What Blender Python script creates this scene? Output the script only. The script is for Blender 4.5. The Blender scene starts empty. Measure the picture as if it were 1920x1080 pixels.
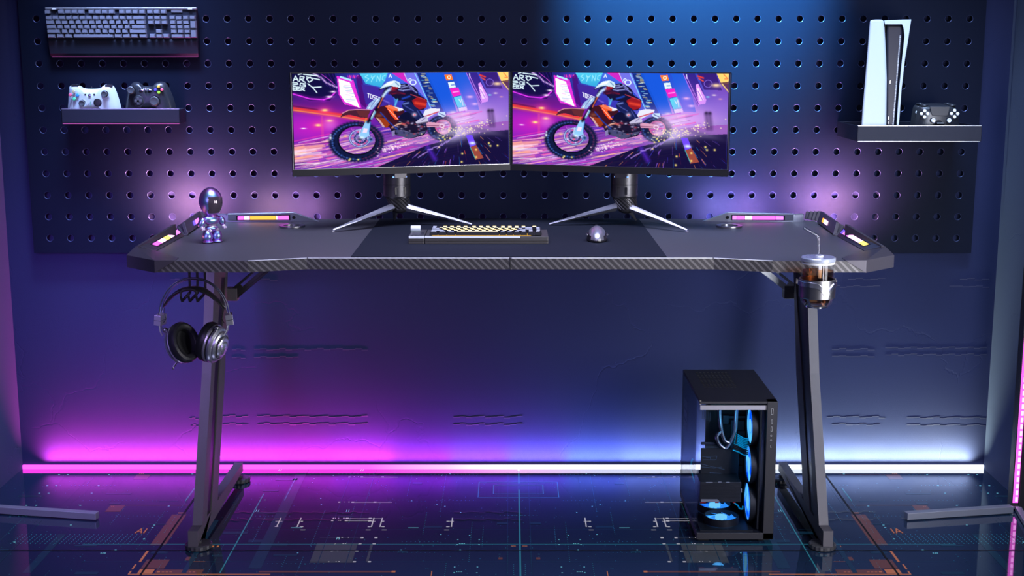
import bpy, bmesh, math, random
import numpy as np
from mathutils import Vector, Matrix, Euler
random.seed(7)
S = bpy.context.scene
C = S.collection
PI = math.pi
R = math.radians
# ------------------------------------------------------------------ camera
F = 2490.0; H = 1.2; PITCH = R(10.25)
cp, sp = math.cos(PITCH), math.sin(PITCH)
cam_d = bpy.data.cameras.new('camera'); cam = bpy.data.objects.new('camera', cam_d); C.objects.link(cam)
cam.location = (0, 0, H); cam.rotation_euler = (PI/2 - PITCH, 0, 0)
cam_d.sensor_width = 36; cam_d.lens = 36*F/1920; cam_d.clip_start = .05; cam_d.clip_end = 50
S.camera = cam
def ray(px, py):
    a = (px-960)/F; b = -(py-540)/F
    return Vector((a, cp + b*sp, -sp + b*cp))
def UY(px, py, Y):
    d = ray(px, py); return Vector((0, 0, H)) + d*(Y/d.y)
def UZ(px, py, Z=0.):
    d = ray(px, py); return Vector((0, 0, H)) + d*((Z-H)/d.z)
def UX(px, py, X):
    d = ray(px, py); return Vector((0, 0, H)) + d*(X/d.x)
# ------------------------------------------------------------------ materials
def srgb(r, g, b):
    f = lambda c: (c/255/12.92) if c/255 <= .04045 else ((c/255+.055)/1.055)**2.4
    return (f(r), f(g), f(b))
def mat(name, col, rough=.5, metal=0., em=None, es=0., coat=0., ior=1.5, spec=.5, bump=0., bscale=400., var=0.):
    m = bpy.data.materials.new(name); m.use_nodes = True
    nt = m.node_tree; b = nt.nodes['Principled BSDF']
    b.inputs['Base Color'].default_value = (*col, 1); b.inputs['Roughness'].default_value = rough
    b.inputs['Metallic'].default_value = metal; b.inputs['IOR'].default_value = ior
    b.inputs['Specular IOR Level'].default_value = spec
    b.inputs['Coat Weight'].default_value = coat; b.inputs['Coat Roughness'].default_value = .1
    if em: b.inputs['Emission Color'].default_value = (*em, 1); b.inputs['Emission Strength'].default_value = es
    tc = nt.nodes.new('ShaderNodeTexCoord'); n = nt.nodes.new('ShaderNodeTexNoise')
    n.inputs['Scale'].default_value = bscale; n.inputs['Detail'].default_value = 3
    nt.links.new(tc.outputs['Object'], n.inputs['Vector'])
    if bump:
        bp = nt.nodes.new('ShaderNodeBump'); bp.inputs['Strength'].default_value = bump; bp.inputs['Distance'].default_value = .001
        nt.links.new(n.outputs['Fac'], bp.inputs['Height']); nt.links.new(bp.outputs['Normal'], b.inputs['Normal'])
    mr = nt.nodes.new('ShaderNodeMapRange')
    mr.inputs['To Min'].default_value = max(0, rough-.05-var); mr.inputs['To Max'].default_value = min(1, rough+.05+var)
    nt.links.new(n.outputs['Fac'], mr.inputs['Value']); nt.links.new(mr.outputs['Result'], b.inputs['Roughness'])
    return m
def glass(name, tint=(1, 1, 1), ior=1.45, rough=.02, gl=1.):
    m = bpy.data.materials.new(name); m.use_nodes = True; nt = m.node_tree; nt.nodes.clear()
    o = nt.nodes.new('ShaderNodeOutputMaterial'); t = nt.nodes.new('ShaderNodeBsdfTransparent'); g = nt.nodes.new('ShaderNodeBsdfGlossy')
    fr = nt.nodes.new('ShaderNodeFresnel'); mx = nt.nodes.new('ShaderNodeMixShader')
    t.inputs[0].default_value = (*tint, 1); g.inputs['Roughness'].default_value = rough; fr.inputs[0].default_value = ior
    g.inputs[0].default_value = (gl, gl, gl, 1)
    L = nt.links.new; ge = nt.nodes.new('ShaderNodeNewGeometry'); im = nt.nodes.new('ShaderNodeMapRange')
    im.inputs['To Min'].default_value = ior; im.inputs['To Max'].default_value = 1/ior; L(ge.outputs['Backfacing'], im.inputs['Value']); L(im.outputs[0], fr.inputs[0])
    L(fr.outputs[0], mx.inputs[0]); L(t.outputs[0], mx.inputs[1]); L(g.outputs[0], mx.inputs[2]); L(mx.outputs[0], o.inputs[0])
    return m
def emis(name, col, s):
    m = bpy.data.materials.new(name); m.use_nodes = True; nt = m.node_tree; nt.nodes.clear()
    o = nt.nodes.new('ShaderNodeOutputMaterial'); e = nt.nodes.new('ShaderNodeEmission')
    e.inputs[0].default_value = (*col, 1); e.inputs[1].default_value = s
    nt.links.new(e.outputs[0], o.inputs[0]); return m
def ramp_emis(name, axis, a, b, stops, s):
    m = emis(name, (1, 1, 1), s); nt = m.node_tree; L = nt.links.new
    tc = nt.nodes.new('ShaderNodeTexCoord'); sx = nt.nodes.new('ShaderNodeSeparateXYZ'); mr = nt.nodes.new('ShaderNodeMapRange')
    cr = nt.nodes.new('ShaderNodeValToRGB')
    mr.inputs['From Min'].default_value = a; mr.inputs['From Max'].default_value = b
    els = cr.color_ramp.elements
    while len(els) < len(stops): els.new(.5)
    for e, (p, c) in zip(els, stops): e.position = p; e.color = (*c, 1)
    L(tc.outputs['Object'], sx.inputs[0]); L(sx.outputs[axis], mr.inputs[0]); L(mr.outputs[0], cr.inputs[0])
    L(cr.outputs[0], nt.nodes['Emission'].inputs[0]); return m
M = {}
M['black_metal'] = mat('black powder coated metal', (.03, .028, .032), .42, .6, bump=.25, bscale=1500)
M['leg_metal'] = mat('dark powder coated steel', (.10, .093, .105), .55, .15, bump=.3, bscale=1800)
M['tray'] = mat('dark anodised tray metal', (.014, .016, .03), .5, .0, spec=.25, bump=.3, bscale=2000)
M['chrome'] = mat('polished steel', (.8, .81, .85), .2, 1.)
M['gun'] = mat('gunmetal', (.33, .33, .35), .3, 1.)
M['satin'] = mat('satin silver', (.66, .67, .71), .32, .9)
M['plastic_black'] = mat('black plastic', (.012, .012, .014), .38)
M['plastic_dark'] = mat('dark grey plastic', (.03, .03, .035), .45)
M['plastic_white'] = mat('white plastic', (.78, .8, .82), .4)
M['key_grey'] = mat('grey keycap plastic', (.15, .16, .21), .45)
M['body_dark'] = mat('keyboard body', (.010, .012, .024), .6, .0, spec=.2, bump=.2, bscale=1200)
M['leather'] = mat('black leather', (.015, .016, .018), .36, bump=.2, bscale=300)
M['rubber'] = mat('black rubber', (.01, .01, .01), .7)
M['mat_cloth'] = mat('desk mat cloth', (.013, .016, .024), .75, spec=.15, bump=.25, bscale=900)
M['board'] = mat('dark painted pegboard', (.0042, .0068, .019), .55, .0, spec=.08, bump=.25, bscale=1400)
M['panel_metal'] = mat('brushed panel metal', (.38, .4, .48), .35, .8)
M['panel_dark'] = mat('dark panel plastic', (.06, .055, .07), .4, .3, bump=.2, bscale=1500)
M['glass'] = glass('clear glass', (.96, .97, .98), 1.3)
M['case_glass'] = glass('tinted case glass', (.84, .86, .92), 1.07)
M['coffee'] = glass('brown drink', (.8, .55, .36), 1.05)
M['foot_metal'] = mat('dark knurled foot', (.08, .08, .085), .45, .5)
M['red'] = mat('red trim', (.4, .01, .01), .4)
M['cyan_cable'] = mat('cyan braided cable', (.0, .45, .6), .5, em=(0., .45, .65), es=.22)
M['gpu'] = mat('graphics card shroud', (.02, .02, .022), .35)
M['silver_print'] = mat('silver print', (.4, .4, .42), .4, .5)
# ------------------------------------------------------------------ mesh helpers
def T(x, y, z): return Matrix.Translation((x, y, z))
def box(bm, c, s, rot=None, mi=0):
    m = T(*c) @ (rot.to_matrix().to_4x4() if rot else Matrix.Identity(4)) @ Matrix.Diagonal((*s, 1))
    r = bmesh.ops.create_cube(bm, size=1, matrix=m)
    for f in {f for v in r['verts'] for f in v.link_faces}: f.material_index = mi
def quad(bm, pts, mi=0):
    f = bm.faces.new([bm.verts.new(p) for p in pts]); f.material_index = mi; return f
def prism(bm, pts, off, mi=0):
    """polygon of 3-D points extruded along vector off"""
    off = Vector(off); a = [bm.verts.new(p) for p in pts]; b = [bm.verts.new(Vector(p)+off) for p in pts]
    n = len(pts); fs = [bm.faces.new(a), bm.faces.new(b[::-1])]
    for i in range(n): fs.append(bm.faces.new((a[i], b[i], b[(i+1) % n], a[(i+1) % n])))
    for f in fs: f.material_index = mi
def loft(bm, rings, closed=True, cap=True, mi=0):
    vs = [[bm.verts.new(p) for p in r] for r in rings]; n = len(rings[0])
    for i in range(len(vs)-1):
        for j in range(n if closed else n-1):
            k = (j+1) % n
            f = bm.faces.new((vs[i][j], vs[i][k], vs[i+1][k], vs[i+1][j])); f.material_index = mi
    if cap and closed:
        bm.faces.new(vs[0][::-1]).material_index = mi; bm.faces.new(vs[-1]).material_index = mi
def lathe(bm, prof, n=32, m=None, mi=0, cap=True):
    m = m or Matrix.Identity(4)
    loft(bm, [[m @ Vector((max(r, 1e-5)*math.cos(2*PI*j/n), max(r, 1e-5)*math.sin(2*PI*j/n), z)) for j in range(n)] for r, z in prof], cap=cap, mi=mi)
def tube(bm, path, r, n=10, mi=0, flat=1.):
    path = [Vector(p) for p in path]; rings = []; up = None
    for i, p in enumerate(path):
        t = (path[min(i+1, len(path)-1)] - path[max(i-1, 0)]).normalized()
        if up is None:
            a = Vector((0, 0, 1)) if abs(t.z) < .9 else Vector((1, 0, 0)); up = (a - t*a.dot(t)).normalized()
        else: up = (up - t*up.dot(t)).normalized()
        s = t.cross(up); rr = r[i] if isinstance(r, (list, tuple)) else r
        rings.append([p + up*rr*math.cos(2*PI*j/n) + s*rr*flat*math.sin(2*PI*j/n) for j in range(n)])
    loft(bm, rings, mi=mi)
def bar(bm, p0, p1, w, h, up=(0, 0, 1), mi=0):
    p0, p1 = Vector(p0), Vector(p1); t = (p1-p0).normalized(); up = Vector(up); up = (up - t*up.dot(t)).normalized(); s = t.cross(up)
    o = [s*w/2+up*h/2, -s*w/2+up*h/2, -s*w/2-up*h/2, s*w/2-up*h/2]
    loft(bm, [[p0+q for q in o], [p1+q for q in o]], mi=mi)
def ellipsoid(bm, c, s, rot=None, nu=24, nv=16, fn=None, mi=0):
    m = T(*c) @ (rot.to_matrix().to_4x4() if rot else Matrix.Identity(4)) @ Matrix.Diagonal((*s, 1))
    r = bmesh.ops.create_uvsphere(bm, u_segments=nu, v_segments=nv, radius=1)
    for v in r['verts']:
        if fn: v.co = fn(v.co.copy())
        v.co = m @ v.co
    for f in {f for v in r['verts'] for f in v.link_faces}: f.material_index = mi
def pillow(bm, pts, thick, plane, rings=7, power=.45, mi=0, flatback=False):
    """a puffed body from an outline; plane(u, v, w) gives the 3-D point, w towards the viewer"""
    cx = sum(p[0] for p in pts)/len(pts); cy = sum(p[1] for p in pts)/len(pts); n = len(pts)
    # smooth outline
    sm = []
    for i in range(n):
        p0, p1, p2, p3 = pts[i-1], pts[i], pts[(i+1) % n], pts[(i+2) % n]
        for t in (0, .25, .5, .75):
            f = lambda a, b, c, d: .5*((2*b)+(-a+c)*t+(2*a-5*b+4*c-d)*t*t+(-a+3*b-3*c+d)*t**3)
            sm.append((f(p0[0], p1[0], p2[0], p3[0]), f(p0[1], p1[1], p2[1], p3[1])))
    for side in ((1,) if flatback else (1, -1)):
        L = []
        for k in range(rings+1):
            t = 1 - k/rings*.97
            w = side*thick*(1-t**2.6)**power
            L.append([plane(cx+(x-cx)*t, cy+(y-cy)*t, w) for x, y in sm])
        vs = [[bm.verts.new(p) for p in r] for r in L]
        for i in range(rings):
            for j in range(len(sm)):
                k = (j+1) % len(sm)
                bm.faces.new((vs[i][j], vs[i][k], vs[i+1][k], vs[i+1][j])).material_index = mi
        bm.faces.new(vs[-1]).material_index = mi
    if flatback: bm.faces.new([bm.verts.new(plane(x, y, 0)) for x, y in sm]).material_index = mi
    bmesh.ops.remove_doubles(bm, verts=bm.verts, dist=1e-6)
def wloc(o):
    v = Vector((0, 0, 0))
    while o: v += o.location; o = o.parent
    return v
def obj(name, bm, m, parent=None, smooth=False, bev=0., local=False, seg=2, label=None, kind=None):
    if parent is not None and not local: bmesh.ops.translate(bm, verts=bm.verts, vec=-wloc(parent))
    bmesh.ops.recalc_face_normals(bm, faces=bm.faces)
    me = bpy.data.meshes.new(name); bm.to_mesh(me); bm.free()
    for x in (m if isinstance(m, (list, tuple)) else [m]): me.materials.append(M[x] if isinstance(x, str) else x)
    if smooth:
        me.polygons.foreach_set('use_smooth', [True]*len(me.polygons))
        me.set_sharp_from_angle(angle=R(35 if smooth is True else smooth))
    o = bpy.data.objects.new(name, me); C.objects.link(o)
    if parent is not None: o.parent = parent
    if bev:
        b = o.modifiers.new('bevel', 'BEVEL'); b.width = bev; b.segments = seg; b.limit_method = 'ANGLE'; b.angle_limit = R(40)
    if label: o['label'] = label
    if kind: o['kind'] = kind
    return o
def B(): return bmesh.new()
def thing(name, label, cat, loc=(0, 0, 0), rot=(0, 0, 0), group=None):
    o = bpy.data.objects.new(name, None); C.objects.link(o); o.empty_display_size = .02
    o.location = loc; o.rotation_euler = rot; o['label'] = label; o['category'] = cat
    if group: o['group'] = group
    return o
def tag(o, label, cat, group=None):
    o['label'] = label; o['category'] = cat
    if group: o['group'] = group
    return o
def copy_tree(o, parent=None):
    c = o.copy(); C.objects.link(c)
    if parent is not None: c.parent = parent
    for ch in [x for x in bpy.data.objects if x.parent == o]: copy_tree(ch, c)
    return c
# ================================================================== SETTING
WY = 3.696; XL, XR = -1.418, 1.367
def crack_wall(name, col, seed=0):
    m = mat(name, col, .75, 0., bump=.25, bscale=500, spec=.04)
    nt = m.node_tree; L = nt.links.new; b = nt.nodes['Principled BSDF']
    tc = nt.nodes.new('ShaderNodeTexCoord'); mp = nt.nodes.new('ShaderNodeMapping'); mp.inputs['Location'].default_value = (seed, 1.3, .4)
    nz = nt.nodes.new('ShaderNodeTexNoise'); nz.inputs['Scale'].default_value = 5; nz.inputs['Detail'].default_value = 6
    mix = nt.nodes.new('ShaderNodeVectorMath'); mix.operation = 'MULTIPLY_ADD'; mix.inputs[1].default_value = (.35, .35, .35)
    vo = nt.nodes.new('ShaderNodeTexVoronoi'); vo.feature = 'DISTANCE_TO_EDGE'; vo.inputs['Scale'].default_value = 1.6
    mr = nt.nodes.new('ShaderNodeMapRange'); mr.inputs['From Max'].default_value = .006
    n2 = nt.nodes.new('ShaderNodeTexNoise'); n2.inputs['Scale'].default_value = 2.2
    gt = nt.nodes.new('ShaderNodeMapRange'); gt.inputs['From Min'].default_value = .5; gt.inputs['From Max'].default_value = .56
    mx = nt.nodes.new('ShaderNodeMath'); mx.operation = 'MAXIMUM'
    bp = nt.nodes.new('ShaderNodeBump'); bp.inputs['Strength'].default_value = .25; bp.inputs['Distance'].default_value = .002
    L(tc.outputs['Object'], mp.inputs[0]); L(mp.outputs[0], nz.inputs['Vector']); L(nz.outputs['Color'], mix.inputs[0]); L(mp.outputs[0], mix.inputs[2])
    L(mix.outputs[0], vo.inputs['Vector']); L(vo.outputs['Distance'], mr.inputs['Value']); L(mp.outputs[0], n2.inputs['Vector']); L(n2.outputs['Fac'], gt.inputs['Value'])
    L(mr.outputs[0], mx.inputs[0]); L(gt.outputs[0], mx.inputs[1]); L(mx.outputs[0], bp.inputs['Height'])
    old = b.inputs['Normal'].links[0].from_node; L(bp.outputs[0], old.inputs['Normal'])
    return m
M['wall'] = crack_wall('blue grey cracked plaster', (.021, .026, .072))
M['groove'] = mat('scored plaster edge', (.03, .033, .075), .7)
def struct(name, bm, m, bev=0, smooth=False):
    return obj(name, bm, m, kind='structure', bev=bev, smooth=smooth)
# back wall with a few scored brick lines
bm = B(); box(bm, ((XL+XR)/2, WY+.05, 1.1), (XR-XL+.2, .1, 2.2))
def wavy(x0, x1, z, th=.0016):
    n = max(3, int(abs(x1-x0)/.018)); prev = None
    for i in range(n):
        xa, xb = x0+(x1-x0)*i/n, x0+(x1-x0)*(i+1)/n; za = z+.0022*math.sin(i*2.1)+random.uniform(-.001, .001)
        box(bm, ((xa+xb)/2, WY, za), (xb-xa, .0016, th), mi=1)
def wv(px0, px1, py):
    a, b = UY(px0, py, WY), UY(px1, py, WY); wavy(a.x, b.x, a.z)
for px0, px1, py in ((320, 345, 524), (1590, 1660, 523), (1800, 1855, 523), (1550, 1650, 537), (1780, 1855, 537), (1560, 1640, 655), (1660, 1850, 652),
                     (1560, 1640, 668), (1660, 1850, 665), (1550, 1660, 782), (1700, 1850, 783), (1560, 1650, 796), (1700, 1850, 797),
                     (355, 372, 785), (418, 466, 781), (482, 690, 781), (358, 372, 798), (418, 466, 795), (482, 690, 795),
                     (435, 460, 656), (476, 690, 655), (435, 460, 670), (476, 560, 670), (478, 520, 524), (850, 980, 782), (850, 980, 796)):
    wv(px0, px1, py)
struct('wall_back', bm, ['wall', 'groove'])
bm = B(); box(bm, (XL-.05, 2.6, 1.1), (.1, 2.3, 2.2)); M['side_wall'] = crack_wall('lightened side plaster', (.06, .078, .15), 5); struct('wall_left', bm, 'side_wall')  # side plaster coloured lighter than the back wall in place of light
bm = B(); box(bm, (XR+.05, 2.6, 1.1), (.1, 2.3, 2.2)); struct('wall_right', bm, 'side_wall')
# floor : glossy dark tiles with printed and glowing circuit lines
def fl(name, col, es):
    return mat(name, (.005, .01, .02), .05, 0., em=col, es=es, ior=2.2)  # emission added to prints too, which dim light would leave faint
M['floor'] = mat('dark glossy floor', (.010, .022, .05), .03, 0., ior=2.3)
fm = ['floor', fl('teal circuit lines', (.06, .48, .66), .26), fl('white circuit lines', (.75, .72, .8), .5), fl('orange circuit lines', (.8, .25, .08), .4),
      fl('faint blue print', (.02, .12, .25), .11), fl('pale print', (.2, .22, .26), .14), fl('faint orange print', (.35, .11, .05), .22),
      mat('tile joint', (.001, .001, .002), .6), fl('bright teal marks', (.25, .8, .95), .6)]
bm = B(); box(bm, ((XL+XR)/2, 1.2, -.05), (XR-XL+.2, 5.1, .1))
CX = UZ(973, 1000).x
lay = [0]
def frect(x0, y0, x1, y1, mi, both=True, z=.0003):
    lay[0] += 1; z = z + (lay[0] % 7)*.00003
    for s in ((1, -1) if both else (1,)):
        a, b = CX+s*(x0-CX), CX+s*(x1-CX)
        a, b = max(XL, min(a, b)), min(XR, max(a, b))
        if b-a < 1e-4: continue
        quad(bm, [(a, min(y0, y1), z), (b, min(y0, y1), z), (b, max(y0, y1), z), (a, max(y0, y1), z)], mi)
def P2(x, y): return 480+x/3.84, 850+y/3.84
def P1(x, y): return x/3.84, 840+y/3.84
def hline(P, x0, x1, y, mi, w=.0022, both=True):
    a = UZ(*P(x0, y)); b = UZ(*P(x1, y)); frect(a.x, a.y-w/2, b.x, a.y+w/2, mi, both)
def vline(P, x, y0, y1, mi, w=.0022, both=True):
    a = UZ(*P(x, y0)); b = UZ(*P(x, y1)); b.x = a.x; frect(a.x-w/2, a.y, a.x+w/2, b.y, mi, both)
def vline_to(P, x, y0, y1, mi, w=.0022, both=True):
    vline(P, x, y0, y1, mi, w, both)
def patch(P, x0, y0, x1, y1, mi, both=True):
    a = UZ(*P(x0, y0)); b = UZ(*P(x1, y1)); frect(a.x, a.y, b.x, b.y, mi, both)
def blob(P, x, y, mi=2, w=.008, h=.006, both=True):
    a = UZ(*P(x, y)); frect(a.x-w/2, a.y-h/2, a.x+w/2, a.y+h/2, mi, both)
# joints
sy = UZ(700, 1032.5).y; frect(XL, sy-.002, XR, sy+.002, 7, False, z=.0008)
sx = UZ(362, 939).x; frect(sx-.003, sy-.8, sx+.002, WY, 7, True, z=.0008)
# centre line
vline(P2, 1890, 20, 900, 1, .004, False); blob(P2, 1891, 120, 8, .006, .02, False); blob(P2, 1893, 240, 4, .007, .05, False)
vline(P2, 1815, 110, 880, 4, .002)
for x0, y0, y1 in ((1605, 208, 318), (1710, 230, 293)):
    hline(P2, x0, 1890, y0, 1, .0022); hline(P2, x0, 1890, y1, 1, .0016); vline(P2, x0+2, y0, y1, 1, .0022)
# white components
for y, x0, x1, bl in ((173, 755, 1025, (675, 762, 912)), (354, 690, 980, (602, 697, 857)), (470, 655, 900, (563, 657, 822)), (487, 650, 835, (552, 650, 820)),
                      (610, 460, 760, (592, 763, 864)), (655, 560, 760, (575, 748, 850)), (783, 520, 715, (530, 708, 816)), (705, 545, 730, (550, 726))):
    hline(P2, x0, x1, y, 5 if y > 600 else 2, .0016)
    for b_ in bl: blob(P2, b_, y-2, 2, .0075, .007); 
    for k in range(3): blob(P2, bl[0]+25+random.uniform(0, 50), y-3, 2, .002, .004)
for x, y in ((1400, 0), (165, 0), (310, 0), (835, 0), (895, 0)):
    s = 1 if x not in (310, 895) else -1
    vline(P2, x+15, 465, 530, 2, .003); hline(P2, x-25*s, x+25, 490, 2, .0025); hline(P2, x-30*s, x-5*s, 529, 2, .0028)
    hline(P2, x-45*s, x-10*s, 552, 2, .0035); blob(P2, x-20*s, 490, 2, .006, .005); blob(P2, x-22*s, 529, 2, .006, .005)
patch(P2, 440, 648, 545, 788, 5); patch(P2, 575, 648, 690, 788, 5)
vline(P2, 835, 655, 780, 5, .006)
hline(P2, 1095, 1170, 536, 8, .002); hline(P2, 250, 330, 536, 8, .002); hline(P2, 0, 165, 470, 5, .002)
# long teal lines
hline(P2, -1250, 1890, 655, 1, .002); hline(P2, -1250, 1890, 780, 4, .0018); hline(P2, -400, 1890, 548, 4, .0015)
for x, y0, mi, w in ((360, 100, 1, .0035), (345, 110, 4, .03), (705, 100, 4, .002), (870, 100, 4, .002), (285, 180, 1, .002)):
    vline(P2, x, y0, 830 if x != 285 else 340, mi, w)
vline(P1, 1640, 60, 460, 4, .002); vline(P1, 1400, 290, 380, 1, .003); vline(P1, 450, 620, 900, 4, .02); vline(P1, 300, 520, 900, 4, .002)
vline(P1, 1900, 330, 900, 1, .003); vline(P1, 1560, 520, 900, 4, .012)
# orange
hline(P1, 985, 1420, 193, 6, .002); hline(P1, 795, 1365, 413, 6, .0022); blob(P1, 1310, 468, 3, .02, .005)
for x in (1005, 1018, 1032): blob(P1, x, 187, 3, .003, .003)
for x in (805, 818, 832): blob(P1, x, 421, 3, .003, .003)
a = UZ(*P1(795, 413)); frect(a.x, a.y-.05, a.x+.04, a.y, 6); a = UZ(*P1(985, 193)); frect(a.x, a.y-.04, a.x+.04, a.y, 6)
patch(P1, 1240, 480, 1190, 700, 6)
ya = UZ(*P1(1000, 910)).y; xa = UZ(*P1(920, 910)).x
frect(xa, ya-.0022, xa+.33, ya+.0022, 3); frect(xa, ya, xa+.004, ya+.02, 3); frect(xa, ya+.03, xa+.004, ya+.06, 3)
frect(xa+.004, ya+.075, xa+.010, ya+.145, 3)
frect(xa+.02, ya+.004, xa+.055, ya+.03, 3); frect(xa+.06, ya+.004, xa+.17, ya+.028, 6); frect(xa+.02, ya+.034, xa+.075, ya+.09, 6)
for k in range(9): frect(xa+.075+.009*k, ya+.012, xa+.081+.009*k, ya+.015, 3)
frect(xa+.064, ya+.011, xa+.071, ya+.017, 3); frect(xa+.03, ya+.045, xa+.034, ya+.07, 3); frect(xa+.038, ya+.05, xa+.043, ya+.054, 3)
for k in range(5): frect(xa+.12+.012*k, ya+.17, xa+.125+.012*k, ya+.18, 3)
patch(P1, 1345, 785, 1385, 810, 6); hline(P1, 1380, 1480, 818, 6, .004)
hline(P2, 20, 980, 853, 6, .008); blob(P2, 990, 852, 3, .009, .01); vline(P2, 1266, 848, 883, 3, .0022)
blob(P2, 1760, 757, 6, .01, .012); blob(P2, 1855, 668, 3, .01, .003)
for x in (1838, 1848, 1858, 1868): blob(P2, x, 668, 3, .0015, .004)
# the printed AI mark, mirrored on the right like the tiles
a = UZ(253, 1000)
for s in (1, -1):
    def st(u0, v0, u1, v1):
        q = lambda u, v: Vector((CX+s*(a.x+u-CX), a.y+v, .0009)); p0, p1 = q(u0, v0), q(u1, v1); d = (p1-p0).normalized()*.0016; n_ = Vector((-d.y, d.x, 0))
        quad(bm, [p0+n_, p0-n_, p1-n_, p1+n_], 3)
    st(0, 0, .008, .032); st(.008, .032, .016, 0); st(.003, .011, .013, .011); st(.022, 0, .022, .032)
# teal marks and dotted fields
for x, y in ((425, 192), (488, 192), (785, 192), (340, 272), (405, 272), (710, 272), (283, 326), (350, 326), (660, 326), (190, 414), (260, 414), (578, 414),
             (1215, 419), (1385, 188), (1110, 556), (1098, 573), (1037, 655), (105, 678), (832, 735), (510, 555), (783, 140)):
    blob(P1, x, y, 8, .005, .0035)
for x in (728, 742, 757): blob(P1, x, 758, 8, .003, .004)
for x, y in ((147, 188), (405, 212), (419, 183), (466, 325), (470, 370), (65, 337), (557, 160), (1337, 159), (1396, 148), (1157, 184), (1303, 369), (1360, 382),
             (1120, 343), (1473, 426), (1331, 585), (1538, 591), (1045, 697), (1470, 697), (1430, 819), (1594, 819), (1427, 861), (1590, 861), (1453, 621), (1607, 621),
             (300, 718), (1449, 658), (1606, 658)):
    blob(P2, x, y, 8, .0035, .003)
for k in range(4): blob(P2, 1465+12*k, 652, 8, .0022, .003); blob(P2, 1445+12*k, 853, 8, .0022, .003)
for x, y in ((0, 413), (650, 414), (580, 613), (165, 121), (755, 121)):
    a = UZ(*P2(x, y)); 
    for d in (0, .006): frect(a.x+d, a.y-.008, a.x+d+.0015, a.y+.008, 8)
rd = random.Random(3)
for k in range(46):       # dotted columns
    x = rd.uniform(XL, CX); y = rd.uniform(2.9, WY-.06); n = rd.randint(5, 26)
    for j in range(n):
        if y-.012*j > 2.85: frect(x, y-.012*j, x+.0016, y-.012*j+.003, 1 if k % 3 else 4)
for k in range(60):
    x = rd.uniform(XL+.02, CX); y = rd.choice((3.64, 3.55, 3.42, 3.3, 3.12, 3.05, 2.98))+rd.uniform(-.01, .01); n = rd.randint(4, 14)
    for j in range(n): frect(x+.011*j, y, x+.011*j+.002, y+.002, 1 if k % 2 else 4)
for k in range(420):
    x = rd.uniform(XL, CX); y = rd.uniform(2.85, WY-.02); frect(x, y, x+.0018, y+.0022, 1)
for k in range(26):
    x = rd.uniform(XL, CX-.05); y = rd.uniform(2.9, WY-.1); frect(x, y, x+rd.uniform(.02, .07), y+rd.uniform(.004, .02), 4)
for k in range(26):       # short dash fields near the front
    x = UZ(80, 960).x + .012*k; 
    for j in range(6): frect(x+.001*j, 3.1+.012*j, x+.0015+.001*j, 3.106+.012*j, 1)
struct('floor', bm, fm)
# base light strip
mag = (1., .05, .85); pk = (1., .5, 1.); 
M['strip'] = ramp_emis('pink to white light strip', 0, XL, XR, [(0, mag), (.36, mag), (.44, (1, .2, .95)), (.52, (1., .55, 1.)), (.6, (.72, .74, 1)), (.75, (.8, .9, 1)), (1, (.95, .98, 1))], 3.2)
bm = B(); box(bm, ((XL+XR)/2, WY-.005, .0062), (XR-XL-.004, .008, .0115))
tag(obj('light_strip', bm, 'strip', bev=.001), 'glowing strip along the foot of the back wall, magenta fading to white', 'led strip')
# ================================================================== PEGBOARD
PB = 3.672; PX, PZ = .0575, .06; HR = .0087; BT = .003
bm = B(); hx0 = -.0246; hz0 = .6777
cols = range(-22, 23); rows = range(0, 14); n = 20
Lx, Rx, Bz = -1.3366, 1.284, .636
def sqpt(a, hx, hz):
    c, s = math.cos(a), math.sin(a); k = min(hx/max(abs(c), 1e-9), hz/max(abs(s), 1e-9)); return c*k, s*k
for i in cols:
    for j in rows:
        cx, cz = hx0+i*PX, hz0+j*PZ
        angs = sorted([2*PI*k/n for k in range(n)] + [math.atan2(PZ, PX), PI-math.atan2(PZ, PX), PI+math.atan2(PZ, PX), 2*PI-math.atan2(PZ, PX)])
        rings = []
        for rad, yy in ((HR, PB+BT), (HR, PB+.0007), (HR+.0011, PB)):
            rings.append([bm.verts.new((cx+rad*math.cos(t), yy, cz+rad*math.sin(t))) for t in angs])
        rings.append([bm.verts.new((cx+sqpt(t, PX/2, PZ/2)[0], PB, cz+sqpt(t, PX/2, PZ/2)[1])) for t in angs])
        for k in range(3):
            for q in range(len(angs)):
                w = (q+1) % len(angs)
                f = bm.faces.new((rings[k][q], rings[k][w], rings[k+1][w], rings[k+1][q])); f.material_index = 1 if k == 1 else 0
bmesh.ops.remove_doubles(bm, verts=bm.verts, dist=1e-5)
gx0, gx1 = hx0-22.5*PX, hx0+22.5*PX; gz0, gz1 = hz0-.5*PZ, hz0+13.5*PZ
for a, b_, c, d in ((Lx, gz0, gx0, gz1), (gx1, gz0, Rx, gz1), (Lx, Bz, Rx, gz0)):
    quad(bm, [(a, PB, b_), (c, PB, b_), (c, PB, d), (a, PB, d)])
for x in (Lx, Rx): quad(bm, [(x, PB, Bz), (x, PB+BT, Bz), (x, PB+BT, gz1), (x, PB, gz1)])
quad(bm, [(Lx, PB, Bz), (Rx, PB, Bz), (Rx, PB+BT, Bz), (Lx, PB+BT, Bz)])
quad(bm, [(Lx, PB, gz1), (Rx, PB, gz1), (Rx, PB+BT, gz1), (Lx, PB+BT, gz1)])
bmesh.ops.remove_doubles(bm, verts=bm.verts, dist=1e-5)
M['hole_rim'] = mat('bare hole rim', (.05, .065, .15), .4, .5)
me_peg = obj('pegboard', bm, ['board', 'hole_rim'])
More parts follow.
